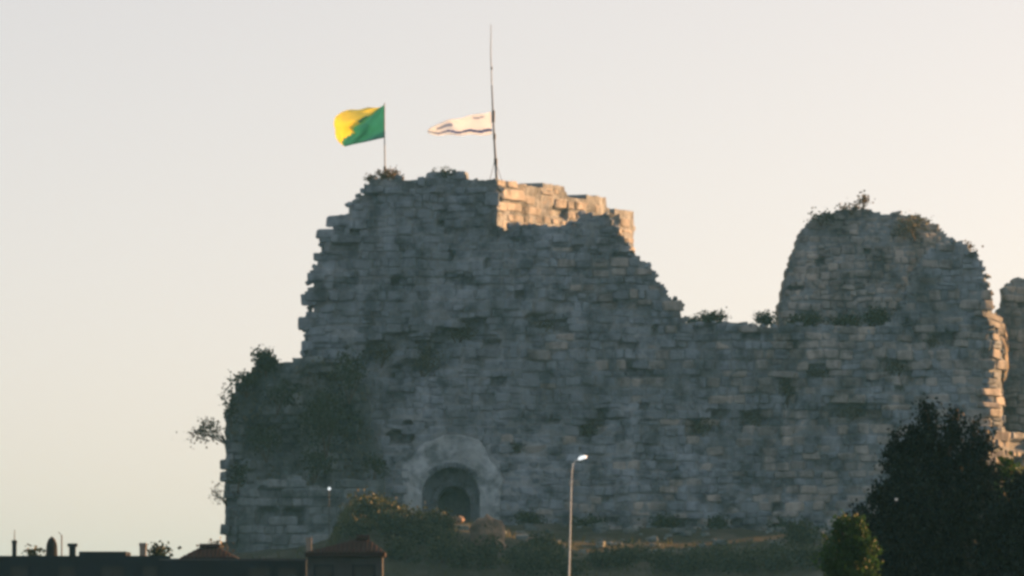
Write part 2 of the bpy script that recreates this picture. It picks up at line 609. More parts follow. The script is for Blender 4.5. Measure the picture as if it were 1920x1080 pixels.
def hollow(x, z, lst):
    out = 0.0
    for ax, az, bx, bz, rr, dd in lst:
        if abs(x - (ax + bx) / 2) > rr * 3 + abs(bx - ax) or abs(z - (az + bz) / 2) > rr * 3 + abs(bz - az):
            continue
        ux, uz = bx - ax, bz - az
        t = max(0.0, min(1.0, ((x - ax) * ux + (z - az) * uz) / max(1e-6, ux * ux + uz * uz)))
        d = math.hypot(x - ax - ux * t, z - az - uz * t) * (1 + 0.35 * nz(x * 1.5, z * 1.5, 77))
        out = max(out, dd * (1 - smooth(rr * 0.55, rr * 1.25, d)))
    return out


def front_depth(x, z):
    y = 0.5 * nz(x * 0.13, z * 0.16, 2) + 0.3 * nz(x * 0.45, z * 0.45, 6) + 0.11 * nz(x * 1.1, z * 1.3, 16) + 1.5 * max(0.0, nz(x * 0.42, z * 0.5, 40) - 0.3) + hollow(x, z, HOLLOWS)
    y -= 1.3 * smooth(13.5, 5.0, z) * (1 - smooth(-1.0, 8.0, x)) * smooth(-15, -9, x)   # the old glacis swelling round the gate
    y -= 0.9 * smooth(12.0, 2.5, z)
    xs = at(1466, 750, 0).x
    y -= 0.55 * smooth(xs - 0.35, xs + 0.1, x) * smooth(16.5, 15.3, z)        # the square corner of the right bay
    if x > XFLANK:
        y += (x - XFLANK) * 1.9
    return y


def in_gate(x, z, m=0.0):
    """Opening of the outer gate arch (plus margin)."""
    dx = x - GX
    r = 1.78 + m
    zs = GZ + 1.45
    return abs(dx) < r and z < zs + math.sqrt(max(0.0, r * r - dx * dx)) and z > GZ - 2


def in_niche(x, z):
    n = at(752, 815, 0)
    dx, dz = x - n.x, z - n.z
    return -0.75 < dx < 0.75 and -0.55 < dz < 0.2 + 0.5 * (dx + 0.75)


def front_miss(x, z):
    p = 0.02 + 0.25 * max(0.0, nz(x * 0.5, z * 0.5, 12) - 0.22)
    return p


x0, x1, z0, z1 = at(540, 0, 0).x, at(1910, 0, 0).x, 0.4, at(0, 315, 0).z
lay, holes = layout(FP, x0, x1, z0, z1, (0.36, 0.68), (0.42, 1.2), 5, split=0.2, miss=front_miss, wob=0.26)


def apron_in(x, z):
    dx = (x - GX) / 3.1
    return z < GZ + 1.9 + 3.5 * math.sqrt(max(0.0, 1 - dx * dx)) and abs(dx) < 1 and z > GZ - 1


keep = thing('castle_keep', 'tall ruined stone keep with a jagged left edge and arched gate, under the two flags', 'castle keep', (at(760, 1000, 0).x, 0, 0))
broken = thing('broken_wall', 'shaded stone wall stepping down like stairs from the keep to the low curtain wall', 'ruined wall', (at(1110, 1000, 0).x, 0, 0))
curtain = thing('curtain_wall', 'long shaded curtain wall of rough stone running below the domed tower', 'castle wall', (at(1560, 1000, 0).x, 0, 0))
roots = [keep, broken, curtain]


def owner_idx(x, z):
    j = 0.0
    return 0 if x < X_SEAM else 1 if x < X_STEP else 2


r = random.Random(77)
specs = {0: [], 1: [], 2: []}
for (x, z, w, h) in lay:
    if apron_in(x, z) or in_gate(x, z, 0.35) or in_niche(x, z):
        continue
    k = owner_idx(x, z)
    s = stone_spec(x, z, w, h, front_depth, r, tilt=0.05 if k == 2 else 0.03)
    specs[k].append((s[0] - roots[k].location.x,) + s[1:])
# blocks that stand clear of the jagged left edge and the loose ones lying on the keep's top
for px, py, w, h in ((632, 414, 40, 20), (610, 438, 34, 16), (603, 482, 28, 15), (590, 522, 26, 20), (580, 562, 26, 22), (575, 606, 32, 23), (578, 648, 22, 20), (862, 328, 26, 15), (826, 331, 44, 18)):
    p = at(px, py, 0)
    s = stone_spec(p.x, p.z, w / 30, h / 30, front_depth, r, gap=0.0)
    specs[0].append((s[0] - keep.location.x,) + s[1:])
for (ax, az), (bx_, bz) in zip(FP[1:], FP[2:-1]):      # small broken pieces left along the torn outline
    n_ = max(1, int(math.hypot(bx_ - ax, bz - az) / 0.28))
    for i in range(n_):
        if r.random() < 0.3:
            continue
        t = (i + r.random()) / n_
        x, z = ax + (bx_ - ax) * t + r.gauss(0, 0.10), az + (bz - az) * t + r.gauss(0, 0.10) - 0.06
        k = owner_idx(x, z)
        w, h = r.uniform(0.2, 0.5), r.uniform(0.16, 0.34)
        specs[k].append((x - roots[k].location.x, front_depth(x, z) + r.uniform(0.15, 0.7), z, w, r.uniform(0.3, 0.6), h, (r.gauss(0, 0.3), r.gauss(0, 0.35), r.gauss(0, 0.5))))
for k, root in enumerate(roots):
    place_stones(root, specs[k], 'stone', blend=k > 0)

THICK = [lambda x, z: 7.5, lambda x, z: 1.7, lambda x, z: 2.6]
for k, root in enumerate(roots):
    def own(x, z, k=k):
        return owner_idx(x, z) == k

    def cells(x, z):
        return inside(FP, x, z) and not in_gate(x, z, 0.05)

    def dep(x, z):
        d = front_depth(x, z)
        return d + 0.75 if in_niche(x, z) else d
    o = core_mesh(root, 'wall_core', M['core'], cells, dep, THICK[k], holes, x0, x1, z0 - 1.2, z1, owner=own)
    o.location = (-root.location.x, 0, 0)

# --- the gate: pale rendered apron, outer arch of cut stones, inner wall with a smaller dark doorway
gate = bpy.data.objects.new('gateway', None)
COL.objects.link(gate)
gate.parent = keep
gate.location = (GX - keep.location.x, 0, GZ)
gate['label'] = 'round arched gate in a smooth pale surround'


def arch_path(rad, zs, n, zb):
    pts = [(-rad, zb), (-rad, zs * 0.5)]
    pts += [(-rad * math.cos(math.pi * i / n), zs + rad * math.sin(math.pi * i / n)) for i in range(n + 1)]
    return pts + [(rad, zs * 0.5), (rad, zb)]


def fd(x, z):
    return front_depth(GX + x, GZ + z)


inner = arch_path(1.8, 1.45, 22, -1.0)
outer = []
for i, (x, z) in enumerate(inner):
    t = i / (len(inner) - 1)
    rx, rz = 3.15, 3.6
    if i < 2 or i > len(inner) - 3:
        outer.append((math.copysign(rx, x), z))
    else:
        a = math.pi * (i - 2) / 22
        wobble = 1 + 0.12 * nz(i * 0.33, 3, 3) + 0.03 * nz(i * 0.9, 5, 3)
        outer.append((-rx * math.cos(a) * wobble, 1.8 + rz * math.sin(a) * wobble))
V, F = [], []
NR = 10
for i in range(len(inner)):
    for k in range(NR + 1):
        t = k / NR
        x, z = inner[i][0] * (1 - t) + outer[i][0] * t, inner[i][1] * (1 - t) + outer[i][1] * t
        y = fd(x, z) - 0.08 + 0.08 * nz(x * 1.2, z * 1.2, 8) + 0.05 * nz(x * 4, z * 4, 2)
        if k == NR:
            y += 0.3
        V.append((x, y, z))
for i in range(len(inner) - 1):
    for k in range(NR):
        a = i * (NR + 1) + k
        F.append((a, a + 1, a + NR + 2, a + NR + 1))
b = len(V)
for i in range(len(inner)):           # the reveal of the outer arch
    x, z = inner[i]
    V.append((x, fd(x, z) + 1.35, z))
for i in range(len(inner) - 1):
    F.append((i * (NR + 1), (i + 1) * (NR + 1), b + i + 1, b + i))
mesh_obj('surround', V, F, M['render'], gate, smooth_shade=False)
# inner wall with a smaller round-headed doorway set off centre to the right
inn = [(x + 0.18, z) for x, z in arch_path(1.02, 0.95, 22, -1.0)]
yb = fd(0, 1.5) + 1.2
V = [(x * 1.03, yb, z * 1.01) for x, z in inner] + [(x, yb, z) for x, z in inn] + [(x, yb + 3.0, z) for x, z in inn]
n = len(inner)
F = [(i, n + i, n + i + 1, i + 1) for i in range(n - 1)] + [(n + i, 2 * n + i, 2 * n + i + 1, n + i + 1) for i in range(n - 1)]
F.append(tuple(2 * n + i for i in range(n)))
mesh_obj('inner_wall', V, F, M['stone'], gate)
lib = STONES['stone']
for i in range(17):                   # voussoirs of the doorway
    a = math.pi * (i + 0.5) / 17
    o = bpy.data.objects.new('arch_stone', lib[i % len(lib)])
    COL.objects.link(o)
    o.parent = gate
    rr = 1.24
    o.location = (0.18 - rr * math.cos(a), yb + 0.05, 0.95 + rr * math.sin(a))
    o.scale = (0.40, 0.42, 0.225)
    o.rotation_euler = (0, a - math.pi, 0)
for i in range(21):                   # voussoirs of the outer arch, just inside the pale surround
    a = math.pi * (i + 0.5) / 21
    o = bpy.data.objects.new('arch_stone', lib[(i * 5) % len(lib)])
    COL.objects.link(o)
    o.parent = gate
    rr = 1.86
    o.location = (-rr * math.cos(a), fd(0, 2.5) + 0.35, 1.45 + rr * math.sin(a))
    o.scale = (0.36, 0.9, 0.265)
    o.rotation_euler = (0, a - math.pi, 0)

# --- the sunlit wall behind, running back from the keep's right flank
CN = Vector((0.90, -0.436, 0.0)).normalized()
CU = Vector((0.436, 0.90, 0.0)).normalized()
CO = Vector((at(926, 500, 2.2).x, 2.2, 0.0))
sunlit = thing('sunlit_wall', 'orange sunlit stretch of block wall rising behind the dark stepped wall', 'ruined wall', CO, math.atan2(CU.y, CU.x))
CP = []
for px, py in [(922, 1010), (926, 343), (945, 338), (990, 347), (1005, 352), (1020, 348), (1062, 350), (1066, 372), (1084, 374), (1100, 369), (1139, 373), (1143, 397), (1165, 395), (1190, 398), (1192, 430), (1189, 452), (1192, 480), (1200, 560), (1206, 1010)]:
    p = at_plane(px, py, CO, CN)
    CP.append(((p - CO).dot(CU), p.z))


def c_depth(x, z):
    return 0.12 * nz(x * 0.5, z * 0.5, 21)


cl, ch = layout(CP, -0.5, 27, at(0, 560, 8).z, at(0, 330, 8).z, (0.5, 0.86), (1.1, 2.5), 31, split=0.12, miss=lambda x, z: 0.07, wob=0.2)
r = random.Random(5)
place_stones(sunlit, [stone_spec(x, z, w, h, c_depth, r, gap=0.13, proud=0.12) for x, z, w, h in cl], 'tower_stone')
core_mesh(sunlit, 'wall_core', M['core'], lambda x, z: inside(CP, x, z), c_depth, lambda x, z: 1.8, ch, -0.6, 27, 1.2, at(0, 330, 8).z)

# --- domed ruin of the right tower, set back behind the ledge
EY = 3.2
TOWER = [(1452, 660), (1460, 608), (1463, 570), (1470, 535), (1478, 505), (1490, 468), (1503, 435), (1518, 415), (1535, 402), (1556, 394), (1580, 390), (1610, 386), (1648, 395), (1664, 401), (1678, 395),
         (1700, 399), (1722, 398), (1740, 408), (1755, 416), (1770, 430), (1790, 449), (1812, 462), (1836, 476), (1842, 492), (1850, 530), (1857, 575), (1860, 660)]
TP = poly_xz(TOWER, EY)
tower = thing('ruined_tower', 'dome shaped stub of a ruined stone tower, taller of the two right ruins', 'ruined tower', (at(1655, 700, EY).x, EY, 0))
tx = tower.location.x
tl, th = layout(TP, at(1440, 0, EY).x, at(1880, 0, EY).x, at(0, 662, EY).z, at(0, 380, EY).z, (0.3, 0.56), (0.36, 0.85), 41, split=0.2, miss=lambda x, z: 0.05, wob=0.4, shrink=0.0)


def t_depth(x, z):
    return 0.7 * nz(x * 0.2, z * 0.2, 31) + 0.3 * nz(x * 0.6, z * 0.6, 33) + 0.14 * max(0.0, z - 17.0) ** 1.3 + 0.02 * (x - tx) ** 2


r = random.Random(6)
place_stones(tower, [(lambda s: (s[0] - tx,) + s[1:])(stone_spec(x, z, w, h, t_depth, r, proud=0.11, tilt=0.1)) for x, z, w, h in tl], 'tower_stone')
o = core_mesh(tower, 'wall_core', M['core'], lambda x, z: inside(TP, x, z), t_depth, lambda x, z: 5.5, th, at(1440, 0, EY).x, at(1880, 0, EY).x, at(0, 662, EY).z, at(0, 380, EY).z, step=0.17)
o.location = (-tx, 0, 0)

# --- bastion at lower left, shrubs all over it, and the plain outwork wall below
BY = -2.2
BASTION = [(400, 1050), (416, 1020), (426, 985), (419, 945), (426, 905), (418, 865), (421, 800), (427, 762), (437, 735), (452, 712), (468, 692), (486, 682), (500, 674), (545, 676), (575, 668), (640, 680), (672, 700),
           (690, 760), (700, 830), (720, 880), (735, 960), (740, 1050)]
BP = poly_xz(BASTION, BY)
bastion = thing('bastion', 'low overgrown bastion swelling out at the lower left of the keep', 'bastion', (at(560, 1000, BY).x, BY, 0))
bx = bastion.location.x


B_HOLLOWS = [(a.x, a.z, b.x, b.z, rr / 30, dd) for a, b, rr, dd in ((at(600, 735, BY), at(622, 800, BY), 48, 1.5), (at(500, 815, BY), at(540, 830, BY), 26, 1.0), (at(650, 690, BY), at(660, 720, BY), 26, 0.9), (at(446, 872, BY), at(448, 905, BY), 10, 0.8), (at(575, 860, BY), at(590, 870, BY), 24, 0.9))]


def b_depth(x, z):
    return 0.9 * nz(x * 0.22, z * 0.22, 51) + 0.6 * nz(x * 0.6, z * 0.6, 53) + hollow(x, z, B_HOLLOWS) + 0.012 * (x - bx) ** 2


bl, bh = layout(BP, at(395, 0, BY).x, at(745, 0, BY).x, 0.3, at(0, 660, BY).z, (0.46, 0.72), (0.55, 1.2), 61, split=0.12, miss=lambda x, z: 0.07, wob=0.2)
r = random.Random(8)
place_stones(bastion, [(lambda s: (s[0] - bx,) + s[1:])(stone_spec(x, z, w, h, b_depth, r, proud=0.07, tilt=0.06)) for x, z, w, h in bl], 'mossy_stone')
o = core_mesh(bastion, 'wall_core', M['mossy_stone'], lambda x, z: inside(BP, x, z), b_depth, lambda x, z: 2.6, bh, at(395, 0, BY).x, at(745, 0, BY).x, -0.5, at(0, 660, BY).z)
o.location = (-bx, 0, 0)

OY = -6.5
OUTWORK = [(448, 1060), (452, 960), (458, 915), (480, 903), (520, 896), (560, 893), (566, 912), (640, 918), (642, 902), (668, 898), (722, 897), (724, 925), (736, 1060)]
OP = poly_xz(OUTWORK, OY)
outwork = thing('outwork_wall', 'smooth low outer wall with two dark openings below the overgrown bastion', 'wall', (at(590, 1000, OY).x, OY, 0))
ox = outwork.location.x
WINS = [(at(502, 972, OY), 0.55, 0.5), (at(553, 968, OY), 0.6, 0.55)]


def in_win(x, z, m=0.0):
    return any(abs(x - p.x) < a + m and abs(z - p.z) < b_ + m for p, a, b_ in WINS)


LEDGE_X = at(641, 900, OY).x


def o_depth(x, z):
    return -1.0 * smooth(LEDGE_X - 0.15, LEDGE_X + 0.15, x) + 0.15 * nz(x * 0.3, z * 0.3, 71)


ol, oh = layout(OP, at(440, 0, OY).x, at(745, 0, OY).x, 0.2, at(0, 885, OY).z, (0.5, 0.66), (0.7, 1.3), 71, split=0.06, miss=lambda x, z: 0.02, wob=0.08)
r = random.Random(9)
place_stones(outwork, [(lambda s: (s[0] - ox,) + s[1:])(stone_spec(x, z, w, h, o_depth, r, gap=0.03, proud=0.04)) for x, z, w, h in ol if not in_win(x, z, 0.15)], 'mossy_stone')
o = core_mesh(outwork, 'wall_core', M['mossy_stone'], lambda x, z: inside(OP, x, z), lambda x, z: o_depth(x, z) + (0.7 if in_win(x, z) else 0), lambda x, z: 1.6, oh, at(440, 0, OY).x, at(745, 0, OY).x, -0.6, at(0, 885, OY).z)
o.location = (-ox, 0, 0)

# --- ruin at the right edge of the view
GY = 7.0
RIGHT = [(1868, 1000), (1874, 700), (1871, 640), (1876, 575), (1884, 545), (1900, 527), (1915, 520), (1930, 528), (1960, 548), (1985, 600), (2010, 660), (2060, 715), (2120, 790), (2300, 802), (2500, 800), (2800, 810), (2830, 1000)]  # low run beyond the view's edge is added to shade the ground
RP = poly_xz(RIGHT, GY)
ruin = thing('ruin_stub', 'grey broken wall stub cut by the right edge of the view', 'ruined wall', (at(1990, 900, GY).x, GY, 0))
rx_ = ruin.location.x


def r_depth(x, z):
    return 0.8 * nz(x * 0.3, z * 0.3, 81) + 0.35 * nz(x * 0.8, z * 0.8, 83)


rl, rh = layout(RP, at(1860, 0, GY).x, at(2840, 0, GY).x, 1.5, at(0, 510, GY).z, (0.4, 0.65), (0.5, 1.0), 81, split=0.12, miss=lambda x, z: 0.06, wob=0.3)
r = random.Random(10)
place_stones(ruin, [(lambda s: (s[0] - rx_,) + s[1:])(stone_spec(x, z, w, h, r_depth, r, proud=0.12, tilt=0.1)) for x, z, w, h in rl], 'tower_stone')
o = core_mesh(ruin, 'wall_core', M['core'], lambda x, z: inside(RP, x, z), r_depth, lambda x, z: 3.0, rh, at(1860, 0, GY).x, at(2840, 0, GY).x, 0.8, at(0, 510, GY).z)
o.location = (-rx_, 0, 0)


# ------------------------------------------------------------------ rocks
def boulder(name, label, c, size, seed, mat, group=None, cat='boulder', sub=3):
    bm = bmesh.new()
    bmesh.ops.create_icosphere(bm, subdivisions=sub, radius=1.0)
    for v in bm.verts:
        p = v.co.normalized()
        k = 1 + 0.32 * noise.noise(p * 1.3 + Vector((seed, 0, 0))) + 0.16 * noise.noise(p * 3.1 + Vector((0, seed, 0))) + 0.06 * noise.noise(p * 8 + Vector((0, seed, 0)))
        q = Vector((round(p.x * k * 2.2) / 2.2, round(p.y * k * 2.2) / 2.2, round(p.z * k * 2.2) / 2.2))
        p = (p * k) * 0.72 + q * 0.28
        v.co = (p.x * size[0], p.y * size[1], p.z * size[2])
    me = bpy.data.meshes.new(name)
    bm.to_mesh(me)
    bm.free()
    me.materials.append(mat)
    o = bpy.data.objects.new(name, me)
    COL.objects.link(o)
    o.location = c
    o['label'], o['category'], o['kind'] = label, cat, 'thing'
    if group:
        o['group'] = group
    return o


SN, SU = Vector((0.80, -0.60, 0.0)).normalized(), Vector((0.60, 0.80, 0.0)).normalized()
SO = Vector((at(1850, 850, -4.0).x, -4.0, 0.0))
stub = thing('sunlit_wall_stub', 'low orange sunlit broken wall at the right edge above the conifers', 'ruined wall', SO, math.atan2(SU.y, SU.x))
SP = []
for px, py in [(1846, 960), (1852, 830), (1862, 812), (1876, 800), (1884, 806), (1893, 822), (1906, 815), (1912, 806), (1924, 812), (1936, 840), (1950, 880), (1965, 960)]:
    p = at_plane(px, py, SO, SN)
    SP.append(((p - SO).dot(SU), p.z))
sl_, sh_ = layout(SP, -0.5, 8, 2.5, 10.5, (0.4, 0.7), (0.7, 1.5), 131, split=0.15, miss=lambda x, z: 0.08, wob=0.25)
s_depth = lambda x, z: 0.3 * nz(x * 0.6, z * 0.6, 121)
r = random.Random(15)
place_stones(stub, [stone_spec(x, z, w, h, s_depth, r, gap=0.07, proud=0.12, tilt=0.1) for x, z, w, h in sl_], 'tower_stone')
core_mesh(stub, 'wall_core', M['core'], lambda x, z: inside(SP, x, z), s_depth, lambda x, z: 1.6, sh_, -0.6, 8, 2.2, 10.5)
boulder('rock_bank', 'pale sunlit rock wedge filling the gap beside the broken wall stub', at(1874, 665, 5.2), (0.55, 2.2, 1.9), 5.1, M['bank_rock'], cat='rock', sub=4)
for px, py, w, h, Y, s, lb in ((912, 1002, 66, 60, -29.5, 1.0, 'largest reddish boulder on the slope right of the gate'), (928, 1024, 36, 28, -30.5, 2.2, 'low reddish boulder just below the largest boulder'),
                               (858, 974, 22, 14, -25.5, 4.4, 'small pale boulder right below the arched gate'), (1000, 1016, 26, 20, -28.5, 7.1, 'small pale boulder between the largest boulder and the street lamp'),
                               (764, 966, 16, 12, -27, 9.5, 'small whitish stone at the right end of the grassy hump')):
    k = px_m(Y)
    boulder('boulder', lb, at(px, py, Y), (w * k / 2 * 1.05, w * k / 2, h * k / 2 * 1.1), s, M['rock'], group='boulders on the slope below the castle', sub=3)


# ------------------------------------------------------------------ vegetation
def leaves(points, size, seed, up=0.2, aspect=0.5):
    r = random.Random(seed)
    V, F = [], []
    for p in points:
        p = Vector(p)
        d = Vector((r.gauss(0, 1), r.gauss(0, 1), r.gauss(0, 1) + up)).normalized()
        n = d.orthogonal().normalized()
        n.rotate(Matrix.Rotation(r.uniform(0, 6.28), 3, d))
        s = size * r.uniform(0.6, 1.4)
        a, b_ = d * s, n * s * aspect
        k = len(V)
        V += [p - b_ * 0.3, p + a * 0.5 - b_, p + a, p + a * 0.5 + b_]
        F.append((k, k + 1, k + 2, k + 3))
    return V, F


def blob_points(blobs, n_clump, n_leaf, spread, seed, shell=0.55):
    """Leaf positions in clumps through the outer part of a set of ellipsoids; ragged, with gaps."""
    r = random.Random(seed)
    vol = [b[3] * b[4] * b[5] for b in blobs]
    tot = sum(v ** 0.67 for v in vol)
    pts = []
    for b, v in zip(blobs, vol):
        for _ in range(max(3, int(n_clump * v ** 0.67 / tot))):
            d = Vector((r.gauss(0, 1), r.gauss(0, 1), r.gauss(0, 1))).normalized()
            q = r.uniform(shell, 1.0) * (1 + 0.25 * noise.noise(d * 2.5 + Vector((seed * 1.7, b[0], 0))))
            c = Vector((b[0] + d.x * b[3] * q, b[1] + d.y * b[4] * q, b[2] + d.z * b[5] * q))
            s = spread * r.uniform(0.6, 1.5)
            for _ in range(n_leaf):
                pts.append((c.x + r.gauss(0, s), c.y + r.gauss(0, s), c.z + r.gauss(0, s * 0.8)))
    return pts


def stems(root, h, w, n, seed, rad=0.05, name='branch', mat='bark', dx=0.0):
    r = random.Random(seed)
    for i in range(n):
        mb = MB()
        a = r.uniform(0, 6.28)
        e = Vector((math.cos(a) * w * r.uniform(0.2, 0.8), math.sin(a) * w * r.uniform(0.1, 0.5), h * r.uniform(0.6, 0.95))) + Vector((dx * r.uniform(0.5, 1.5), 0, 0))
        mb.tube([(0, 0, -0.25), e * 0.4 + Vector((r.uniform(-.1, .1), 0, 0.05)), e], [rad, rad * 0.7, rad * 0.3], 6)
        mb.build(name, M[mat], root)


SEED = [100]


def shrub(label, px, py, w, h, Y, mat='shrub', group=None, dens=1.0, leaf=0.17, name='shrub', base=None, twig=3, deep=0.45, nb=5, stuff_cat='shrub'):
    """px, py: centre in the photo; w, h: size in photo pixels."""
    SEED[0] += 1
    sd = SEED[0]
    r = random.Random(sd)
    k = px_m(Y)
    c = at(px, py, Y)
    W_, H_ = w * k, h * k
    loc = Vector((c.x, Y, c.z - H_ / 2)) if base is None else base
    root = thing(name, label, stuff_cat, loc, 0, group)
    cz = c.z - loc.z
    dx = c.x - loc.x
    blobs = []
    for i in range(nb):
        rx, rz = W_ * r.uniform(0.2, 0.34), H_ * r.uniform(0.25, 0.38)
        blobs.append((dx + r.uniform(-1, 1) * (W_ / 2 - rx), r.uniform(-0.5, 0.5) * W_ * deep, cz + r.uniform(-1, 0.9) * (H_ / 2 - rz), rx, W_ * deep * 0.5, rz))
    area = W_ * H_
    pts = blob_points(blobs, int(30 * dens * area ** 0.75 + 12), 9, 0.13 + 0.05 * area ** 0.4, sd, 0.3)
    V, F = leaves(pts, leaf, sd)
    mesh_obj('foliage', V, F, M[mat], root)
    stems(root, cz, W_ * 0.5, twig, sd, 0.05, dx=dx)
    return root


g = 'shrubs rooted in the overgrown bastion'
shrub('broad dark shrub, darkest and largest on the bastion, beside the keep', 612, 775, 130, 150, -3.6, group=g, dens=0.6, nb=8)
shrub('dark shrub hanging where the bastion top meets the keep', 655, 690, 90, 120, -3.3, group=g, dens=0.3, nb=8)
shrub('dark bushy shrub standing up like a block on the bastion top', 499, 676, 38, 46, -2.4, group=g, dens=2.5, nb=6)
shrub('rounded shrub on the bastion shoulder left of the block shaped bush', 462, 716, 52, 46, -2.4, group=g, dens=0.6, nb=8)
shrub('mid sized shrub spreading over the upper face of the bastion', 520, 735, 100, 70, -3.4, group=g, dens=0.3, nb=7)
shrub('dark shrub halfway down the bastion near its left edge', 500, 825, 100, 70, -3.5, group=g, dens=0.3, nb=7)
shrub('dark shrub above the outwork wall left of the white lamp', 588, 860, 70, 80, -3.7, group=g, dens=0.3, nb=7)
shrub('low shrub in the angle between bastion and gate surround', 700, 872, 54, 50, -4.0, group=g, dens=0.3, nb=7)
shrub('narrow shrub clinging to the left rim of the bastion', 433, 760, 24, 90, -2.4, group=g, dens=0.3, nb=7)
shrub('small shrub on the left rim low down by the dark slit', 446, 888, 26, 60, -3.4, group=g, dens=0.3, nb=7)
shrub('thin leafless looking bush sticking out far left from the bastion rim', 385, 808, 78, 58, -1.6, mat='dry', dens=0.55, nb=11, name='bush', base=Vector((at(424, 820, -1.6).x, -1.6, at(424, 826, -1.6).z)), twig=9, leaf=0.14, stuff_cat='bush')
shrub('wispy twig tuft low on the left rim of the bastion', 410, 925, 26, 50, -1.6, mat='dry', dens=0.3, name='bush', base=Vector((at(424, 930, -1.6).x, -1.6, at(424, 940, -1.6).z)), twig=4, leaf=0.1, stuff_cat='bush')

r = random.Random(91)
pts = []
while len(pts) < 900:
    x, z = r.uniform(at(418, 0, BY).x, at(700, 0, BY).x), r.uniform(at(0, 905, BY).z, at(0, 668, BY).z)
    if inside(BP, x, z) and nz(x * 0.4, z * 0.35, 62) + 0.5 * nz(x * 1.1, z * 1.1, 63) > r.uniform(-0.25, 0.25):
        pts.append((x, b_depth(x, z) + BY - abs(r.gauss(0.08, 0.12)), z))
V, F = leaves(pts, 0.2, 5)
iv = mesh_obj('ivy', V, F, M['wall_green'], kind='stuff')
iv['label'], iv['category'] = 'broad dark growth spread over the face of the lower left bastion', 'ivy'
g = 'plants growing out of the shaded castle walls'
for px, py, w, h, lb in ((858, 622, 72, 42, 'dark wall plant high on the keep above the gate, upper one of a slanting pair'), (792, 672, 96, 60, 'dark wall plant on the keep, lower one of a slanting pair above the gate'),
                         (714, 660, 60, 50, 'dark wall plant on the keep just right of the bastion top'),
                         (1108, 800, 56, 58, 'dark wall plant above and right of the street lamp head'), (1318, 800, 56, 40, 'wall plant on the curtain wall midway from lamp to tall tree'),
                         (1410, 786, 40, 48, 'wall plant just left of the projecting wall corner'), (1476, 728, 34, 60, 'upright wall plant on the projecting wall corner'),
                         (1530, 697, 44, 28, 'small wall plant right of the projecting wall corner'), (1680, 690, 54, 40, 'dark tuft high on the wall above the tall conifer'),
                         (1592, 772, 80, 44, 'broad wall plant left of the tall conifer top'), (1750, 640, 44, 26, 'small tuft under the right side of the domed tower'),
                         (968, 842, 20, 22, 'tiny dark tuft right of the gate surround'), (1015, 615, 60, 22, 'flat tuft on the wall below the sunlit stones')):
    p = at(px, py, 0)
    y = front_depth(p.x, p.z) - 0.15
    shrub(lb, px, py, w, h, y, mat='wall_green', group=g, name='wall_plant', stuff_cat='wall plant', deep=0.22, leaf=0.13, twig=3, dens=0.5, nb=8)
g = 'scrub along the ledge at the foot of the domed tower'
for px, py, w, h, lb in ((1340, 596, 96, 28, 'low scrub on the wall top left of the tower, widest clump'), (1300, 604, 30, 14, 'small scrub in the notch beside the stepped wall'), (1438, 597, 60, 28, 'scrub against the left foot of the domed tower'),
                         (1510, 602, 90, 22, 'scrub strip in front of the left half of the domed tower'), (1585, 604, 80, 18, 'thin scrub strip at the middle of the tower foot'), (1648, 594, 60, 36, 'dark scrub against the right end of the ledge')):
    shrub(lb, px, py, w, h, 1.4, group=g, name='scrub', stuff_cat='scrub', deep=0.4, leaf=0.15, dens=1.3)
g = 'plants on the ruin tops'
shrub('dry bush on the keep top around the foot of the left flagpole', 724, 331, 56, 26, 1.0, mat='dry', group=g, name='bush', stuff_cat='bush', dens=1.6, leaf=0.13)
shrub('thin dry twigs on the keep top left of the flagpole bush', 695, 332, 24, 22, 1.0, mat='dry', group=g, name='bush', stuff_cat='bush', dens=0.6, leaf=0.12)
shrub('low dark growth on the mound in the middle of the keep top', 826, 328, 50, 18, 1.0, group=g, name='bush', stuff_cat='bush', dens=1.5, leaf=0.12)
shrub('dark green growth over the right crest of the domed tower', 1715, 420, 90, 46, 3.6, group=g, mat='wall_green', name='bush', stuff_cat='bush', dens=0.5, leaf=0.14)
shrub('sparse weeds on the very top of the domed tower', 1596, 388, 60, 16, 4.6, mat='dry', group=g, name='bush', stuff_cat='bush', dens=0.25, leaf=0.13)
shrub('dark weeds on the upper left shoulder of the domed tower', 1540, 404, 60, 24, 4.2, group=g, name='bush', stuff_cat='bush', dens=0.35, leaf=0.12)
shrub('sunny weeds on the right shoulder of the domed tower', 1812, 466, 44, 20, 3.8, mat='dry', group=g, name='bush', stuff_cat='bush', dens=0.6, leaf=0.13)
shrub('lone weed stalk standing on the crown of the domed tower', 1619, 378, 12, 20, 4.6, mat='dry', group=g, name='bush', stuff_cat='bush', dens=0.5, leaf=0.14, nb=2)

g = 'bushes on the slope below the castle'
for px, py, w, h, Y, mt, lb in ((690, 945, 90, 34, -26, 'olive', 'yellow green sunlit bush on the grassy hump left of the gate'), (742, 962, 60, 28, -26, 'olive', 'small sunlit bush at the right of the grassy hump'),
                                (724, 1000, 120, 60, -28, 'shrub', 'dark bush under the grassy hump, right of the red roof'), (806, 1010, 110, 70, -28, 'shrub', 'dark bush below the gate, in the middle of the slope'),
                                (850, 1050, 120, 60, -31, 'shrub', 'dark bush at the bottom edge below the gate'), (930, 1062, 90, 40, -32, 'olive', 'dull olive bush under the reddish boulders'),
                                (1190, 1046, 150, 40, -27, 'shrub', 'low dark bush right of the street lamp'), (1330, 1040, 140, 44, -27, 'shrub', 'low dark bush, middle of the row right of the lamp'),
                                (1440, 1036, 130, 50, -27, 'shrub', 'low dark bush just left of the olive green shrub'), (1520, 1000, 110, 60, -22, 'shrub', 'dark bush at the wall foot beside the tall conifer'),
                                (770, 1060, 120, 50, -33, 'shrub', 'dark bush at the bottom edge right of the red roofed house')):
    shrub(lb, px, py, w, h, Y, mat=mt, group=g, name='bush', stuff_cat='bush', dens=1.2, leaf=0.16)


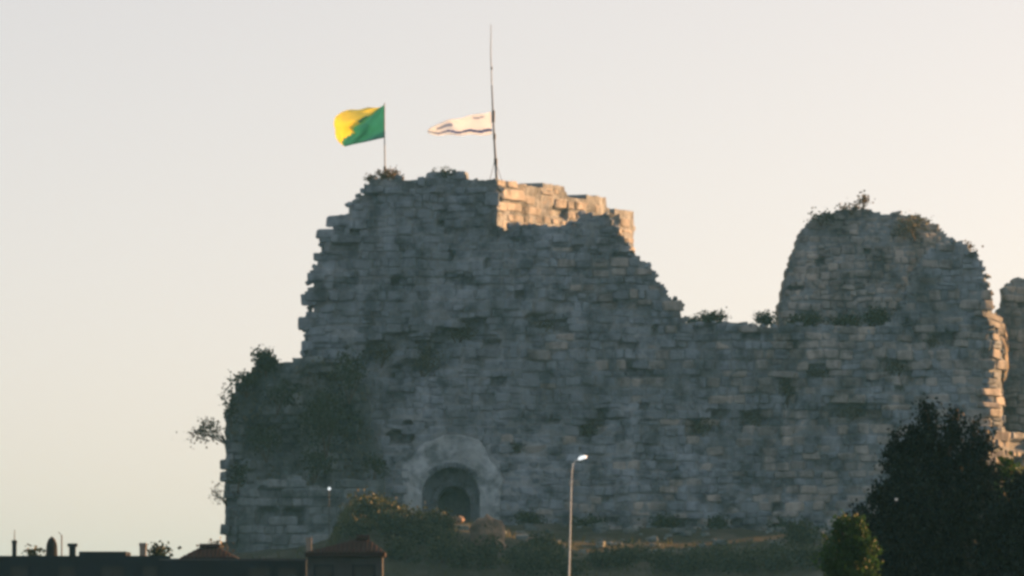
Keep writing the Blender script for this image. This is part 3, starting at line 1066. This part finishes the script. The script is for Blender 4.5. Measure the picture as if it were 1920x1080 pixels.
g = 'scrub along the foot of the long shaded wall'
for i in range(0, 10, 2):
    px = 985 + 62 * i + rnd.uniform(-14, 14)
    x = at(px, 990, -3.5).x
    gz = ground_z(x, -3.5)
    c_ = Vector((x, -3.5, gz)) - CAM
    shrub('scrub at the foot of the wall, %s clump right of the gate' % ('first', 'second', 'third', 'fourth', 'fifth', 'sixth', 'seventh', 'eighth', 'ninth', 'tenth')[i], px, H / 2 - c_.dot(UP) / c_.dot(FWD) * FPX - 12, rnd.uniform(40, 90), rnd.uniform(20, 40), -3.5, group=g, name='bush', stuff_cat='bush', dens=1.0)
V, F = [], []
for i in range(220):
    me = STONES['tower_stone'][i % 14]
    x, y = rnd.uniform(-5, 20), rnd.uniform(-27, -5)
    q = rnd.uniform(0.12, 0.3) if i % 5 else rnd.uniform(0.3, 0.6)
    m = Matrix.Translation((x, y, ground_z(x, y) + q * 0.2)) @ Matrix.Rotation(rnd.uniform(0, 3), 4, 'Z') @ Matrix.Rotation(rnd.uniform(-.4, .4), 4, 'X') @ Matrix.Diagonal((q * 1.4, q, q * 0.7, 1))
    b_ = len(V)
    V += [m @ v.co for v in me.vertices]
    F += [tuple(b_ + k for k in p.vertices) for p in me.polygons]
rb = mesh_obj('rubble', V, F, M['mossy_stone'], kind='stuff')
rb['label'], rb['category'] = 'scattered fallen rubble in the grass below the curtain wall', 'rubble'
words = ('first', 'second', 'third', 'fourth', 'fifth', 'sixth', 'seventh', 'eighth')
for row, (py, n, a, b_, Y, h) in enumerate(((1006, 7, 660, 1040, -29.0, 52), (1046, 8, 650, 1060, -31.5, 60), (1080, 7, 740, 1100, -34.0, 60), (1062, 8, 1100, 1560, -30.0, 48))):
    where = ('upper row of slope below the gate', 'middle row of slope below the gate', 'bottom edge row below the gate', 'bottom row right of the street lamp')[row]
    for i in range(n):
        px = a + (b_ - a) * (i + rnd.uniform(0.2, 0.8)) / n
        x = at(px, py, Y).x
        gz = ground_z(x, Y)
        pyb = H / 2 - ((Vector((x, Y, gz)) - CAM).dot(UP)) / ((Vector((x, Y, gz)) - CAM).dot(FWD)) * FPX
        hh = h * rnd.uniform(0.7, 1.2)
        if row < 2 and 868 < px < 965:
            continue
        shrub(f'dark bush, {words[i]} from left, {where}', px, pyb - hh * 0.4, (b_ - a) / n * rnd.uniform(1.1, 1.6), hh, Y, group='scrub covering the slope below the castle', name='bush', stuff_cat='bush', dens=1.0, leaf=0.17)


def tree(label, blobs, base, mat, n_clump, n_leaf, spread, leaf, seed, group, trunk_r, tops, shell=0.5):
    root = thing('conifer_tree' if mat == 'conifer' else 'small_tree', label, 'tree', base, 0, group)
    pts = blob_points(blobs, n_clump, n_leaf, spread, seed, shell)
    pts = [p for p in pts if p[2] > 0.15]
    V, F = leaves(pts, leaf, seed, up=0.9, aspect=0.32)
    mesh_obj('crown', V, F, M[mat], root)
    mb = MB()
    for t in tops:
        mb = MB()
        t = Vector(t)
        mb.tube([(0, 0, -0.4), (t.x * 0.25, t.y * 0.25, t.z * 0.3), (t.x * 0.7, t.y * 0.7, t.z * 0.65), t], [trunk_r, trunk_r * 0.7, trunk_r * 0.4, 0.03], 8)
        mb.build('trunk', M['bark'], root)
    return root


def cone_blobs(points, Y, base):
    """(px, py, half width px) down a leader -> ellipsoids in the tree's own frame."""
    out = []
    k = px_m(Y)
    for px, py, hw in points:
        p = at(px, py, Y)
        out.append((p.x - base.x, rnd.uniform(-0.4, 0.4) * hw * k, p.z - base.z, hw * k, hw * k * 0.8, max(hw * 1.0, min(26, hw * 1.9)) * k))
    return out


TY = -262.0
bp = at(1750, 1080, TY)
base = Vector((bp.x, TY, ground_z(bp.x, TY)))
main = cone_blobs([(1742, 766, 7), (1740, 782, 13), (1738, 802, 20), (1732, 830, 32), (1712, 822, 12), (1724, 870, 50), (1700, 866, 10), (1716, 920, 62), (1712, 965, 82), (1712, 1010, 92), (1716, 1060, 104), (1720, 1110, 100), (1720, 1160, 90),
                   (1785, 780, 7), (1784, 798, 13), (1783, 822, 20), (1790, 860, 36), (1796, 905, 54), (1800, 960, 70), (1800, 1030, 80), (1800, 1110, 80),
                   (1824, 800, 8), (1829, 820, 14), (1850, 824, 9), (1836, 846, 22), (1842, 892, 30), (1845, 950, 44), (1850, 1020, 56), (1850, 1100, 60), (1622, 985, 30), (1648, 925, 22), (1628, 1050, 40), (1672, 868, 18), (1690, 830, 16)], TY, base)
tops = [(at(p[0], p[1], TY).x - base.x, 0, at(p[0], p[1], TY).z - base.z) for p in ((1741, 770), (1784, 785), (1826, 810))]
gtree = 'conifers standing in the lower right'
tree('tall near black conifer with three ragged tops in front of the wall', main, base, 'conifer', 4200, 20, 0.085, 0.09, 5, gtree, 0.14, tops)
TY2 = -272.0
bp = at(1915, 1080, TY2)
base = Vector((bp.x, TY2, ground_z(bp.x, TY2)))
blobs = cone_blobs([(1898, 962, 26), (1890, 990, 44), (1885, 1030, 56), (1890, 1080, 70), (1930, 930, 40), (1950, 970, 70), (1950, 1050, 90), (1930, 1130, 90)], TY2, base)
tree('black conifer in the lower right corner, cut by the frame', blobs, base, 'conifer', 2200, 20, 0.085, 0.095, 6, gtree, 0.13, [(0.2, 0, at(1930, 915, TY2).z - base.z)])
TY3 = -258.0
bp = at(1895, 1080, TY3)
base = Vector((bp.x, TY3, ground_z(bp.x, TY3)))
blobs = cone_blobs([(1886, 880, 16), (1895, 905, 24), (1900, 940, 34), (1900, 1000, 44), (1900, 1080, 50)], TY3, base)
tree('olive tinged small conifer top behind the corner conifer, below the lit rock', blobs, base, 'tree_green', 400, 14, 0.085, 0.1, 16, gtree, 0.06, [(0, 0, at(1888, 872, TY3).z - base.z)])
# unseen trees added right of the view to shade the conifers
for i, (x, y, h) in enumerate(((15.0, -258.4, 8.6), (17.6, -259.6, 9.2), (14.6, -265, 6.0), (20.4, -257.5, 10.5), (22.0, -254.5, 10.5))):
    base = Vector((x, y, ground_z(x, y)))
    blobs = [(rnd.uniform(-.25, .25), rnd.uniform(-.25, .25), h * t, 2.0 * (1.05 - t) + 0.3, 1.9 * (1.05 - t) + 0.3, h * 0.11) for t in (0.12, 0.25, 0.38, 0.5, 0.62, 0.74, 0.86, 0.96)]
    tree(('tallest unseen conifer added for shade right of the view', 'outermost unseen conifer added for shade right of the view', 'short unseen conifer added for shade beside the corner tree', 'tall unseen conifer behind the added shade trees, nearer one', 'tall unseen conifer behind the added shade trees, farther one')[i], blobs, base, 'conifer', 900, 14, 0.13, 0.16, 20 + i, gtree, 0.14, [(0, 0, h)])
TY4 = -280.0
bp = at(1592, 1080, TY4)
base = Vector((bp.x, TY4, ground_z(bp.x, TY4)))
blobs = cone_blobs([(1578, 992, 18), (1612, 990, 16), (1590, 1015, 34), (1620, 1030, 26), (1570, 1045, 36), (1605, 1065, 44), (1585, 1100, 50), (1610, 1150, 40)], TY4, base)
tree('small olive green tree at the bottom edge left of the tall conifer', blobs, base, 'tree_green', 800, 16, 0.05, 0.065, 9, gtree, 0.05, [(-0.12, 0, at(1580, 990, TY4).z - base.z), (0.2, 0, at(1612, 990, TY4).z - base.z)])

# grass on the brow and along the wall foot
r = random.Random(44)
V, F = [], []
for i in range(5200):
    if i < 2600:
        x, y = r.gauss(-8.0, 1.5), r.uniform(-31, -23)
    else:
        x, y = r.uniform(-16, 24), r.uniform(-36, -14)
    z = ground_z(x, y)
    h = r.uniform(0.18, 0.5) * (1.25 if i < 2600 else 1.0)
    a = r.uniform(0, 6.28)
    dx, dy = math.cos(a), math.sin(a)
    k = len(V)
    lean = (r.uniform(-.2, .2), r.uniform(-.2, .2))
    V += [(x - dx * .04, y - dy * .04, z - .03), (x + dx * .04, y + dy * .04, z - .03), (x + lean[0] + dx * .01, y + lean[1], z + h)]
    F.append((k, k + 1, k + 2))
go = mesh_obj('grass', V, F, M['grass'], kind='stuff')
go['label'] = 'dry grass on the slope below the castle walls'
go['category'] = 'grass'


# ------------------------------------------------------------------ flags and poles
def polyline(pts, t):
    L = [0.0]
    for a, b_ in zip(pts, pts[1:]):
        L.append(L[-1] + math.hypot(b_[0] - a[0], b_[1] - a[1]))
    s = t * L[-1]
    for i in range(len(pts) - 1):
        if s <= L[i + 1] or i == len(pts) - 2:
            k = (s - L[i]) / max(1e-6, L[i + 1] - L[i])
            return (pts[i][0] + (pts[i + 1][0] - pts[i][0]) * k, pts[i][1] + (pts[i + 1][1] - pts[i][1]) * k)


def cloth(name, A, B, Y, wave, root, mats, pick, nu=36, nv=18):
    V, F, mi = [], [], []
    for i in range(nu + 1):
        for j in range(nv + 1):
            u, v = i / nu, j / nv
            a, b_ = polyline(A, v), polyline(B, v)
            px, py = a[0] + (b_[0] - a[0]) * u, a[1] + (b_[1] - a[1]) * u
            V.append(at(px, py, Y + wave(u, v)) - root.location)
    for i in range(nu):
        for j in range(nv):
            a = i * (nv + 1) + j
            F.append((a, a + 1, a + nv + 2, a + nv + 1))
            mi.append(pick((i + 0.5) / nu, (j + 0.5) / nv))
    o = mesh_obj(name, V, F, None, root, smooth_shade=True, mats=mats, mat_idx=mi)
    m = o.modifiers.new('thickness', 'SOLIDIFY')
    m.thickness = 0.02
    return o


FY = 1.6
fp = at(722, 330, FY)
pole = thing('flagpole', 'thin grey flagpole carrying the yellow and green flag', 'flagpole', fp)
mb = MB()
mb.tube([at(722, 345, FY) - fp, at(721, 262, FY) - fp, at(721, 193, FY) - fp], [0.045, 0.038, 0.03], 8)
mb.build('pole', M['grey_pole'], pole)
mb = MB()
mb.tube([at(722, 337, FY) - fp, at(721.5, 312, FY) - fp], [0.1, 0.085], 8)
mb.build('socket', M['black_pole'], pole)
flag = thing('flag', 'yellow and green flag curling away from its pole', 'flag', at(721, 197, FY))
crease = [(714, 201), (706, 206), (697, 216), (687, 220), (676, 231), (663, 238), (660, 243), (667, 250), (663, 257), (655, 262), (648, 274)]
hoist = [(720.5, 196), (721, 226), (721.5, 258)]
fly = [(706, 202), (690, 201), (672, 206), (655, 205), (640, 210), (629, 219), (625, 231), (629, 244), (628, 255), (636, 268), (647, 275)]
cloth('green_field', crease, hoist, FY, lambda u, v: 0.3 * math.sin(u * 9 + v * 4) * (1 - u) + 0.08 * math.sin(v * 14 + u * 6) * (1 - u) + 1.5 * (1 - u), flag, [M['green_cloth']], lambda u, v: 0)
cloth('yellow_field', fly, crease, FY + 1.5, lambda u, v: 2.0 * (1 - u) - 0.45 * math.sin(u * 3.1) - 0.32 * math.sin(v * 9 + u * 5) * math.sin(math.pi * u) - 0.02, flag, [M['yellow_cloth'], M['green_cloth']], lambda u, v: 1 if (v > 0.70 and u > 0.42 + 0.25 * math.sin(v * 11) + 0.9 * (0.93 - v)) or (u > 0.86 and 0.3 < v < 0.45) else 0)

MY = 1.4
mp = at(931, 338, MY)
mast = thing('flag_mast', 'tall dark mast, taller of the two poles, carrying the white flag', 'mast', mp)
mb = MB()
mb.tube([at(932, 352, MY) - mp, at(929, 300, MY) - mp, at(925, 230, MY) - mp, at(922, 160, MY) - mp], [0.075, 0.07, 0.055, 0.04], 8)
mb.build('pole', M['black_pole'], mast)
mb = MB()
mb.tube([at(922, 162, MY) - mp, at(920, 100, MY) - mp, at(920.5, 46, MY) - mp], [0.034, 0.03, 0.018], 8)
mb.build('whip_aerial', M['grey_pole'], mast)
for py, hh, rr in ((128, 5, 0.06), (218, 22, 0.095), (256, 10, 0.09), (303, 12, 0.11)):
    xx = 920.5 + (py - 100) * 0.045 if py < 160 else 922 + (py - 160) * 0.052
    mb = MB()
    mb.tube([at(xx, py + hh / 2, MY) - mp, at(xx, py - hh / 2, MY) - mp], [rr, rr], 8)
    mb.build('bracket', M['black_pole'], mast)
for dx in (-14, 11):
    mb = MB()
    mb.tube([at(928, 300, MY) - mp, at(931 + dx, 342, MY) - mp], [0.018, 0.018], 5)
    mb.build('stay_wire', M['black_pole'], mast)
wf = thing('flag', 'white flag with dark blue stripes blowing left from the tall mast', 'flag', at(922, 210, MY))
top = [(921, 209), (902, 213), (880, 217), (858, 222), (838, 226), (818, 233), (803, 243)]
bot = [(922.5, 251), (900, 254), (878, 252), (856, 254), (836, 253), (818, 253), (802, 250)]
V, F, mi = [], [], []
nu, nv = 60, 26
for i in range(nu + 1):
    u = i / nu
    a, b_ = polyline(top, u), polyline(bot, u)
    for j in range(nv + 1):
        v = j / nv
        y = MY + 3.2 * u + 0.2 * math.sin(u * 13 + v * 1.5) * u ** 0.6 + 0.2 * math.sin(v * 5) * u
        V.append(at(a[0] + (b_[0] - a[0]) * v, a[1] + (b_[1] - a[1]) * v + 0.9 * math.sin(u * 17), y) - wf.location)
for i in range(nu):
    for j in range(nv):
        u, v = (i + 0.5) / nu, (j + 0.5) / nv
        a = i * (nv + 1) + j
        F.append((a, a + 1, a + nv + 2, a + nv + 1))
        vv = v + 0.03 * math.sin(u * 21)
        low = 0.77 - 0.05 * u < vv < 0.88 - 0.05 * u
        upp = (0.60 < u < 0.85 and 0.26 < vv < 0.48) or (0.10 < u < 0.28 and 0.12 < vv < 0.19)
        mi.append(1 if low else 2 if upp else 0)
o = mesh_obj('cloth', V, F, None, wf, smooth_shade=True, mats=[M['white_cloth'], M['blue_cloth'], M['faded_blue_cloth']], mat_idx=mi)
o.modifiers.new('thickness', 'SOLIDIFY').thickness = 0.02

# ------------------------------------------------------------------ street lamp and small lamps
LY = -120.0
lb_ = at(1066, 1080, LY)
lbase = Vector((lb_.x, LY, ground_z(lb_.x, LY)))
lamp = thing('street_lamp', 'tall pale street lamp with a white head in front of the wall', 'street lamp', lbase)
pts = [Vector((0, 0, -0.1))] + [at(px, py, LY) - lbase for px, py in ((1067, 1080), (1069, 1000), (1070.5, 930), (1072.5, 880))]
MB().tube(pts, [0.042, 0.036, 0.031, 0.026, 0.023], 12).build('pole', M['steel'], lamp)
MB().tube([Vector((0, 0, -0.1)), Vector((0, 0, 0.7))], [0.14, 0.13], 12).build('base', M['steel'], lamp)
MB().tube([at(px, py, LY) - lbase for px, py in ((1072.5, 880), (1074, 870), (1079, 864), (1086, 861))], [0.034, 0.033, 0.03, 0.03], 10).build('arm', M['steel'], lamp)
bm = bmesh.new()
bmesh.ops.create_uvsphere(bm, u_segments=16, v_segments=10, radius=1)
for v in bm.verts:
    v.co = (v.co.x * 0.21, v.co.y * 0.13, v.co.z * (0.11 if v.co.z > 0 else 0.08))
me = bpy.data.meshes.new('lamp_head')
bm.to_mesh(me)
bm.free()
me.materials.append(M['lamp_glow'])
for p in me.polygons:
    p.use_smooth = True
hd = bpy.data.objects.new('lamp_head', me)
COL.objects.link(hd)
hd.parent = lamp
hd.location = at(1092, 859, LY) - lbase
hd.rotation_euler = (0, R(-18), 0)
MB().box((-0.12, -0.08, -0.10), (0.15, 0.08, -0.065)).build('lens', M['glass'], hd)


def floodlight(label, px, py, Y, base_z, group, back=0.0, size=1.0, mat='lamp_glow'):
    p = at(px, py, Y)
    root = thing('floodlight', label, 'floodlight', (p.x, Y, base_z), 0, group)
    h = p.z - base_z
    MB().tube([(0, back, -0.05), (0, back, h - 0.1), (0, 0, h - 0.05)], [0.02, 0.018, 0.015], 6).build('post', M['dark_void'], root)
    b = MB()
    b.tube([(-0.02 * size, 0.12 * size, h), (0.02 * size, -0.12 * size, h + 0.02 * size)], [0.06 * size, 0.09 * size], 14)
    b.build('lamp_head', M[mat], root, smooth_shade=False)
    return root


floodlight('small white floodlight on the outwork wall top, left of the grassy hump', 617, 917, -27.5, ground_z(at(617, 917, -27.5).x, -27.5), 'small white floodlights')
floodlight('small white floodlight in front of the tall conifer', 1680, 937, -263.2, ground_z(at(1680, 937, -262).x, -262), 'small white floodlights', 1.0, 0.34, 'white_paint')

# ------------------------------------------------------------------ houses along the bottom left
HY = -170.0


def wall_box(name, root, px0, px1, py0, Y, depth, mat, zb):
    a, b_ = at(px0, py0, Y), at(px1, py0, Y)
    return MB().box((a.x - root.location.x, 0, zb - root.location.z), (b_.x - root.location.x, depth, a.z - root.location.z)).build(name, mat, root)


def window(root, px0, px1, py0, py1, Y):
    a, b_ = at(px0, py0, Y), at(px1, py1, Y)
    L = root.location
    f = MB()
    t = 0.07
    x0_, x1_, z0_, z1_ = a.x - L.x, b_.x - L.x, b_.z - L.z, a.z - L.z
    f.box((x0_ - t, -0.06, z0_ - t), (x0_, 0.02, z1_ + t)).box((x1_, -0.06, z0_ - t), (x1_ + t, 0.02, z1_ + t)).box((x0_, -0.06, z1_), (x1_, 0.02, z1_ + t)).box((x0_, -0.09, z0_ - t), (x1_, 0.02, z0_))
    w = f.build('window', M['dark_wall'], root)
    MB().box((x0_ + .002, -0.02, z0_ + .002), (x1_ - .002, 0.03, z1_ - .002)).build('pane', M['glass'], w)


zb = -5.0
h1 = thing('flat_roofed_house', 'dark flat roofed house with chimneys and a tank in the lower left corner', 'house', (at(150, 1040, HY).x, HY, zb))
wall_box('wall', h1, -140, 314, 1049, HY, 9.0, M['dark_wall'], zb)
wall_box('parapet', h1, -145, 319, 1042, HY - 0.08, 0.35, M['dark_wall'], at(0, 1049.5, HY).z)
wall_box('stair_head', h1, 148, 236, 1034, HY + 2, 3.0, M['dark_wall'], at(0, 1052, HY).z).location.y = 2.0
for a, b_ in ((20, 52), (110, 140), (190, 232), (268, 294)):
    window(h1, a, b_, 1062, 1090, HY)


def chimney(root, px, w, py, Y, cap, mat):
    k = px_m(Y)
    p = at(px, py, Y)
    L = root.location
    zlo = at(px, 1050, Y).z - L.z
    hw = w * k / 2
    x, z = p.x - L.x, p.z - L.z
    y = Y - L.y
    b = MB().box((x - hw, y - hw, zlo), (x + hw, y + hw, z - 0.12))
    c = b.build('chimney', mat, root)
    MB().box((x - hw * cap, y - hw * cap, z - 0.118), (x + hw * cap, y + hw * cap, z)).build('chimney_cap', mat, c)
    return c


chimney(h1, 27, 8, 1013, HY + 1.5, 1.2, M['dark_wall'])
chimney(h1, 136, 12, 1019, HY + 1.5, 1.5, M['dark_wall'])
chimney(h1, 268, 12, 1018, HY + 1.5, 1.15, M['chimney'])
L = h1.location
MB().tube([at(27, 1014, HY + 1.5) - L, at(27.5, 993, HY + 1.5) - L], [0.02, 0.012], 6).build('aerial', M['black_pole'], h1)
TKY = HY + 2.5
tb = at(97, 1050, TKY)
tank = thing('water_tank', 'dark upright water tank with a rounded top on the flat roof', 'water tank', tb)
k = px_m(TKY)
prof = [(0, 0), (10.5, 0), (11, 6), (10.5, 22), (10.6, 24), (9.5, 31), (7, 38), (4, 41.5), (2.5, 42), (2.4, 43.5), (0, 43.8)]
V, F = [], []
for rr, zz in prof:
    for i in range(18):
        a = 2 * math.pi * i / 18
        V.append((rr * k * math.cos(a), rr * k * math.sin(a), zz * k))
for j in range(len(prof) - 1):
    for i in range(18):
        F.append((j * 18 + i, j * 18 + (i + 1) % 18, (j + 1) * 18 + (i + 1) % 18, (j + 1) * 18 + i))
mesh_obj('tank_body', V, F, M['tank'], tank, smooth_shade=True)
MB().tube([(0.36, 0, 0), (0.36, 0, 0.9), (0.25, 0, 1.0)], [0.025] * 3, 6).build('pipe', M['black_pole'], tank)


def tiled_house(name, label, px0, px1, eave, ridge, r0, r1, Y, depth, wallmat, wins, chim=None):
    a = at(px0, eave, Y)
    root = thing(name, label, 'house', (at((px0 + px1) / 2, eave, Y).x, Y, zb))
    L = root.location
    wall_box('wall', root, px0 + 5, px1 - 5, eave + 0.5, Y, depth, wallmat, zb)
    e0, e1, k0, k1 = at(px0, eave, Y) - L, at(px1, eave, Y) - L, at(r0, ridge, Y + depth / 2) - L, at(r1, ridge, Y + depth / 2) - L
    f = [Vector((e0.x, -0.35, e0.z)), Vector((e1.x, -0.35, e1.z)), Vector((e1.x, depth + 0.35, e1.z)), Vector((e0.x, depth + 0.35, e0.z)), k0, k1]
    dn = Vector((0, 0, -0.14))
    V = f + [p + dn for p in f[:4]]
    F = [(0, 1, 5, 4), (1, 2, 5), (2, 3, 4, 5), (3, 0, 4), (6, 7, 1, 0), (7, 8, 2, 1), (8, 9, 3, 2), (9, 6, 0, 3), (9, 8, 7, 6)]
    roof = mesh_obj('roof', V, F, M['tile'], root)
    rows = MB()                          # rounded tile courses running down the front slope
    n = int((e1.x - e0.x) / 0.15)
    for i in range(n + 1):
        t = i / n
        p = f[0].lerp(f[1], t)
        tx = p.x
        if tx < k0.x:
            s = (tx - e0.x) / max(.01, k0.x - e0.x)
            q = f[0].lerp(k0, s)
        elif tx > k1.x:
            s = (e1.x - tx) / max(.01, e1.x - k1.x)
            q = f[1].lerp(k1, s)
        else:
            q = Vector((tx, k0.y, k0.z))
        if (q - p).length > 0.2:
            rows.tube([p + Vector((0, 0, .01)), q + Vector((0, 0, .0))], [0.035, 0.025], 6)
    rows.build('roof_tiles', M['tile'], roof, kind='stuff')
    MB().tube([k0 + Vector((0, 0, .03)), k1 + Vector((0, 0, .03))], [0.12, 0.12], 8).build('ridge_tile', M['tile'], roof)
    for w in wins:
        window(root, *w, Y)
    if chim:
        chimney(root, *chim)
    return root


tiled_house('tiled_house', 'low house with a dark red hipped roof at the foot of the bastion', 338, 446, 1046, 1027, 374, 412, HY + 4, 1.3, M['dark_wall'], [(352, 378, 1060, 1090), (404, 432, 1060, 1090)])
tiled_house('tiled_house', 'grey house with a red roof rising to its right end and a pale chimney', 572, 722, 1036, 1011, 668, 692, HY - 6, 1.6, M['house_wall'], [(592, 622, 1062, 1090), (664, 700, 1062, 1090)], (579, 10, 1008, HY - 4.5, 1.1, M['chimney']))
h3 = thing('garden_wall', 'dark low wall with two openings between the two red roofed houses', 'wall', (at(510, 1050, HY - 3).x, HY - 3, zb))
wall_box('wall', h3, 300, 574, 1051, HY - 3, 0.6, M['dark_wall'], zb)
wall_box('coping', h3, 298, 576, 1047, HY - 3.06, 0.72, M['house_wall'], at(0, 1050.8, HY - 3).z)
window(h3, 466, 506, 1064, 1090, HY - 3)
window(h3, 522, 556, 1064, 1090, HY - 3)
shrub('small dark bush above the right end of the flat roofed house', 294, 1036, 36, 22, HY + 4, mat='shrub', name='bush', stuff_cat='bush', dens=1.5, leaf=0.14, base=Vector((at(294, 1050, HY + 4).x, HY + 4, at(294, 1050, HY + 4).z)))
shrub('dark bush peeping over the flat roof between tank and aerial', 66, 1040, 22, 12, HY + 5, mat='shrub', name='bush', stuff_cat='bush', dens=1.5, leaf=0.12, base=Vector((at(66, 1050, HY + 5).x, HY + 5, at(66, 1050, HY + 5).z)))
shrub('dark bush on the wall behind the second red roof', 405, 1030, 40, 20, HY + 14, mat='dry', name='bush', stuff_cat='bush', dens=0.8, leaf=0.12)
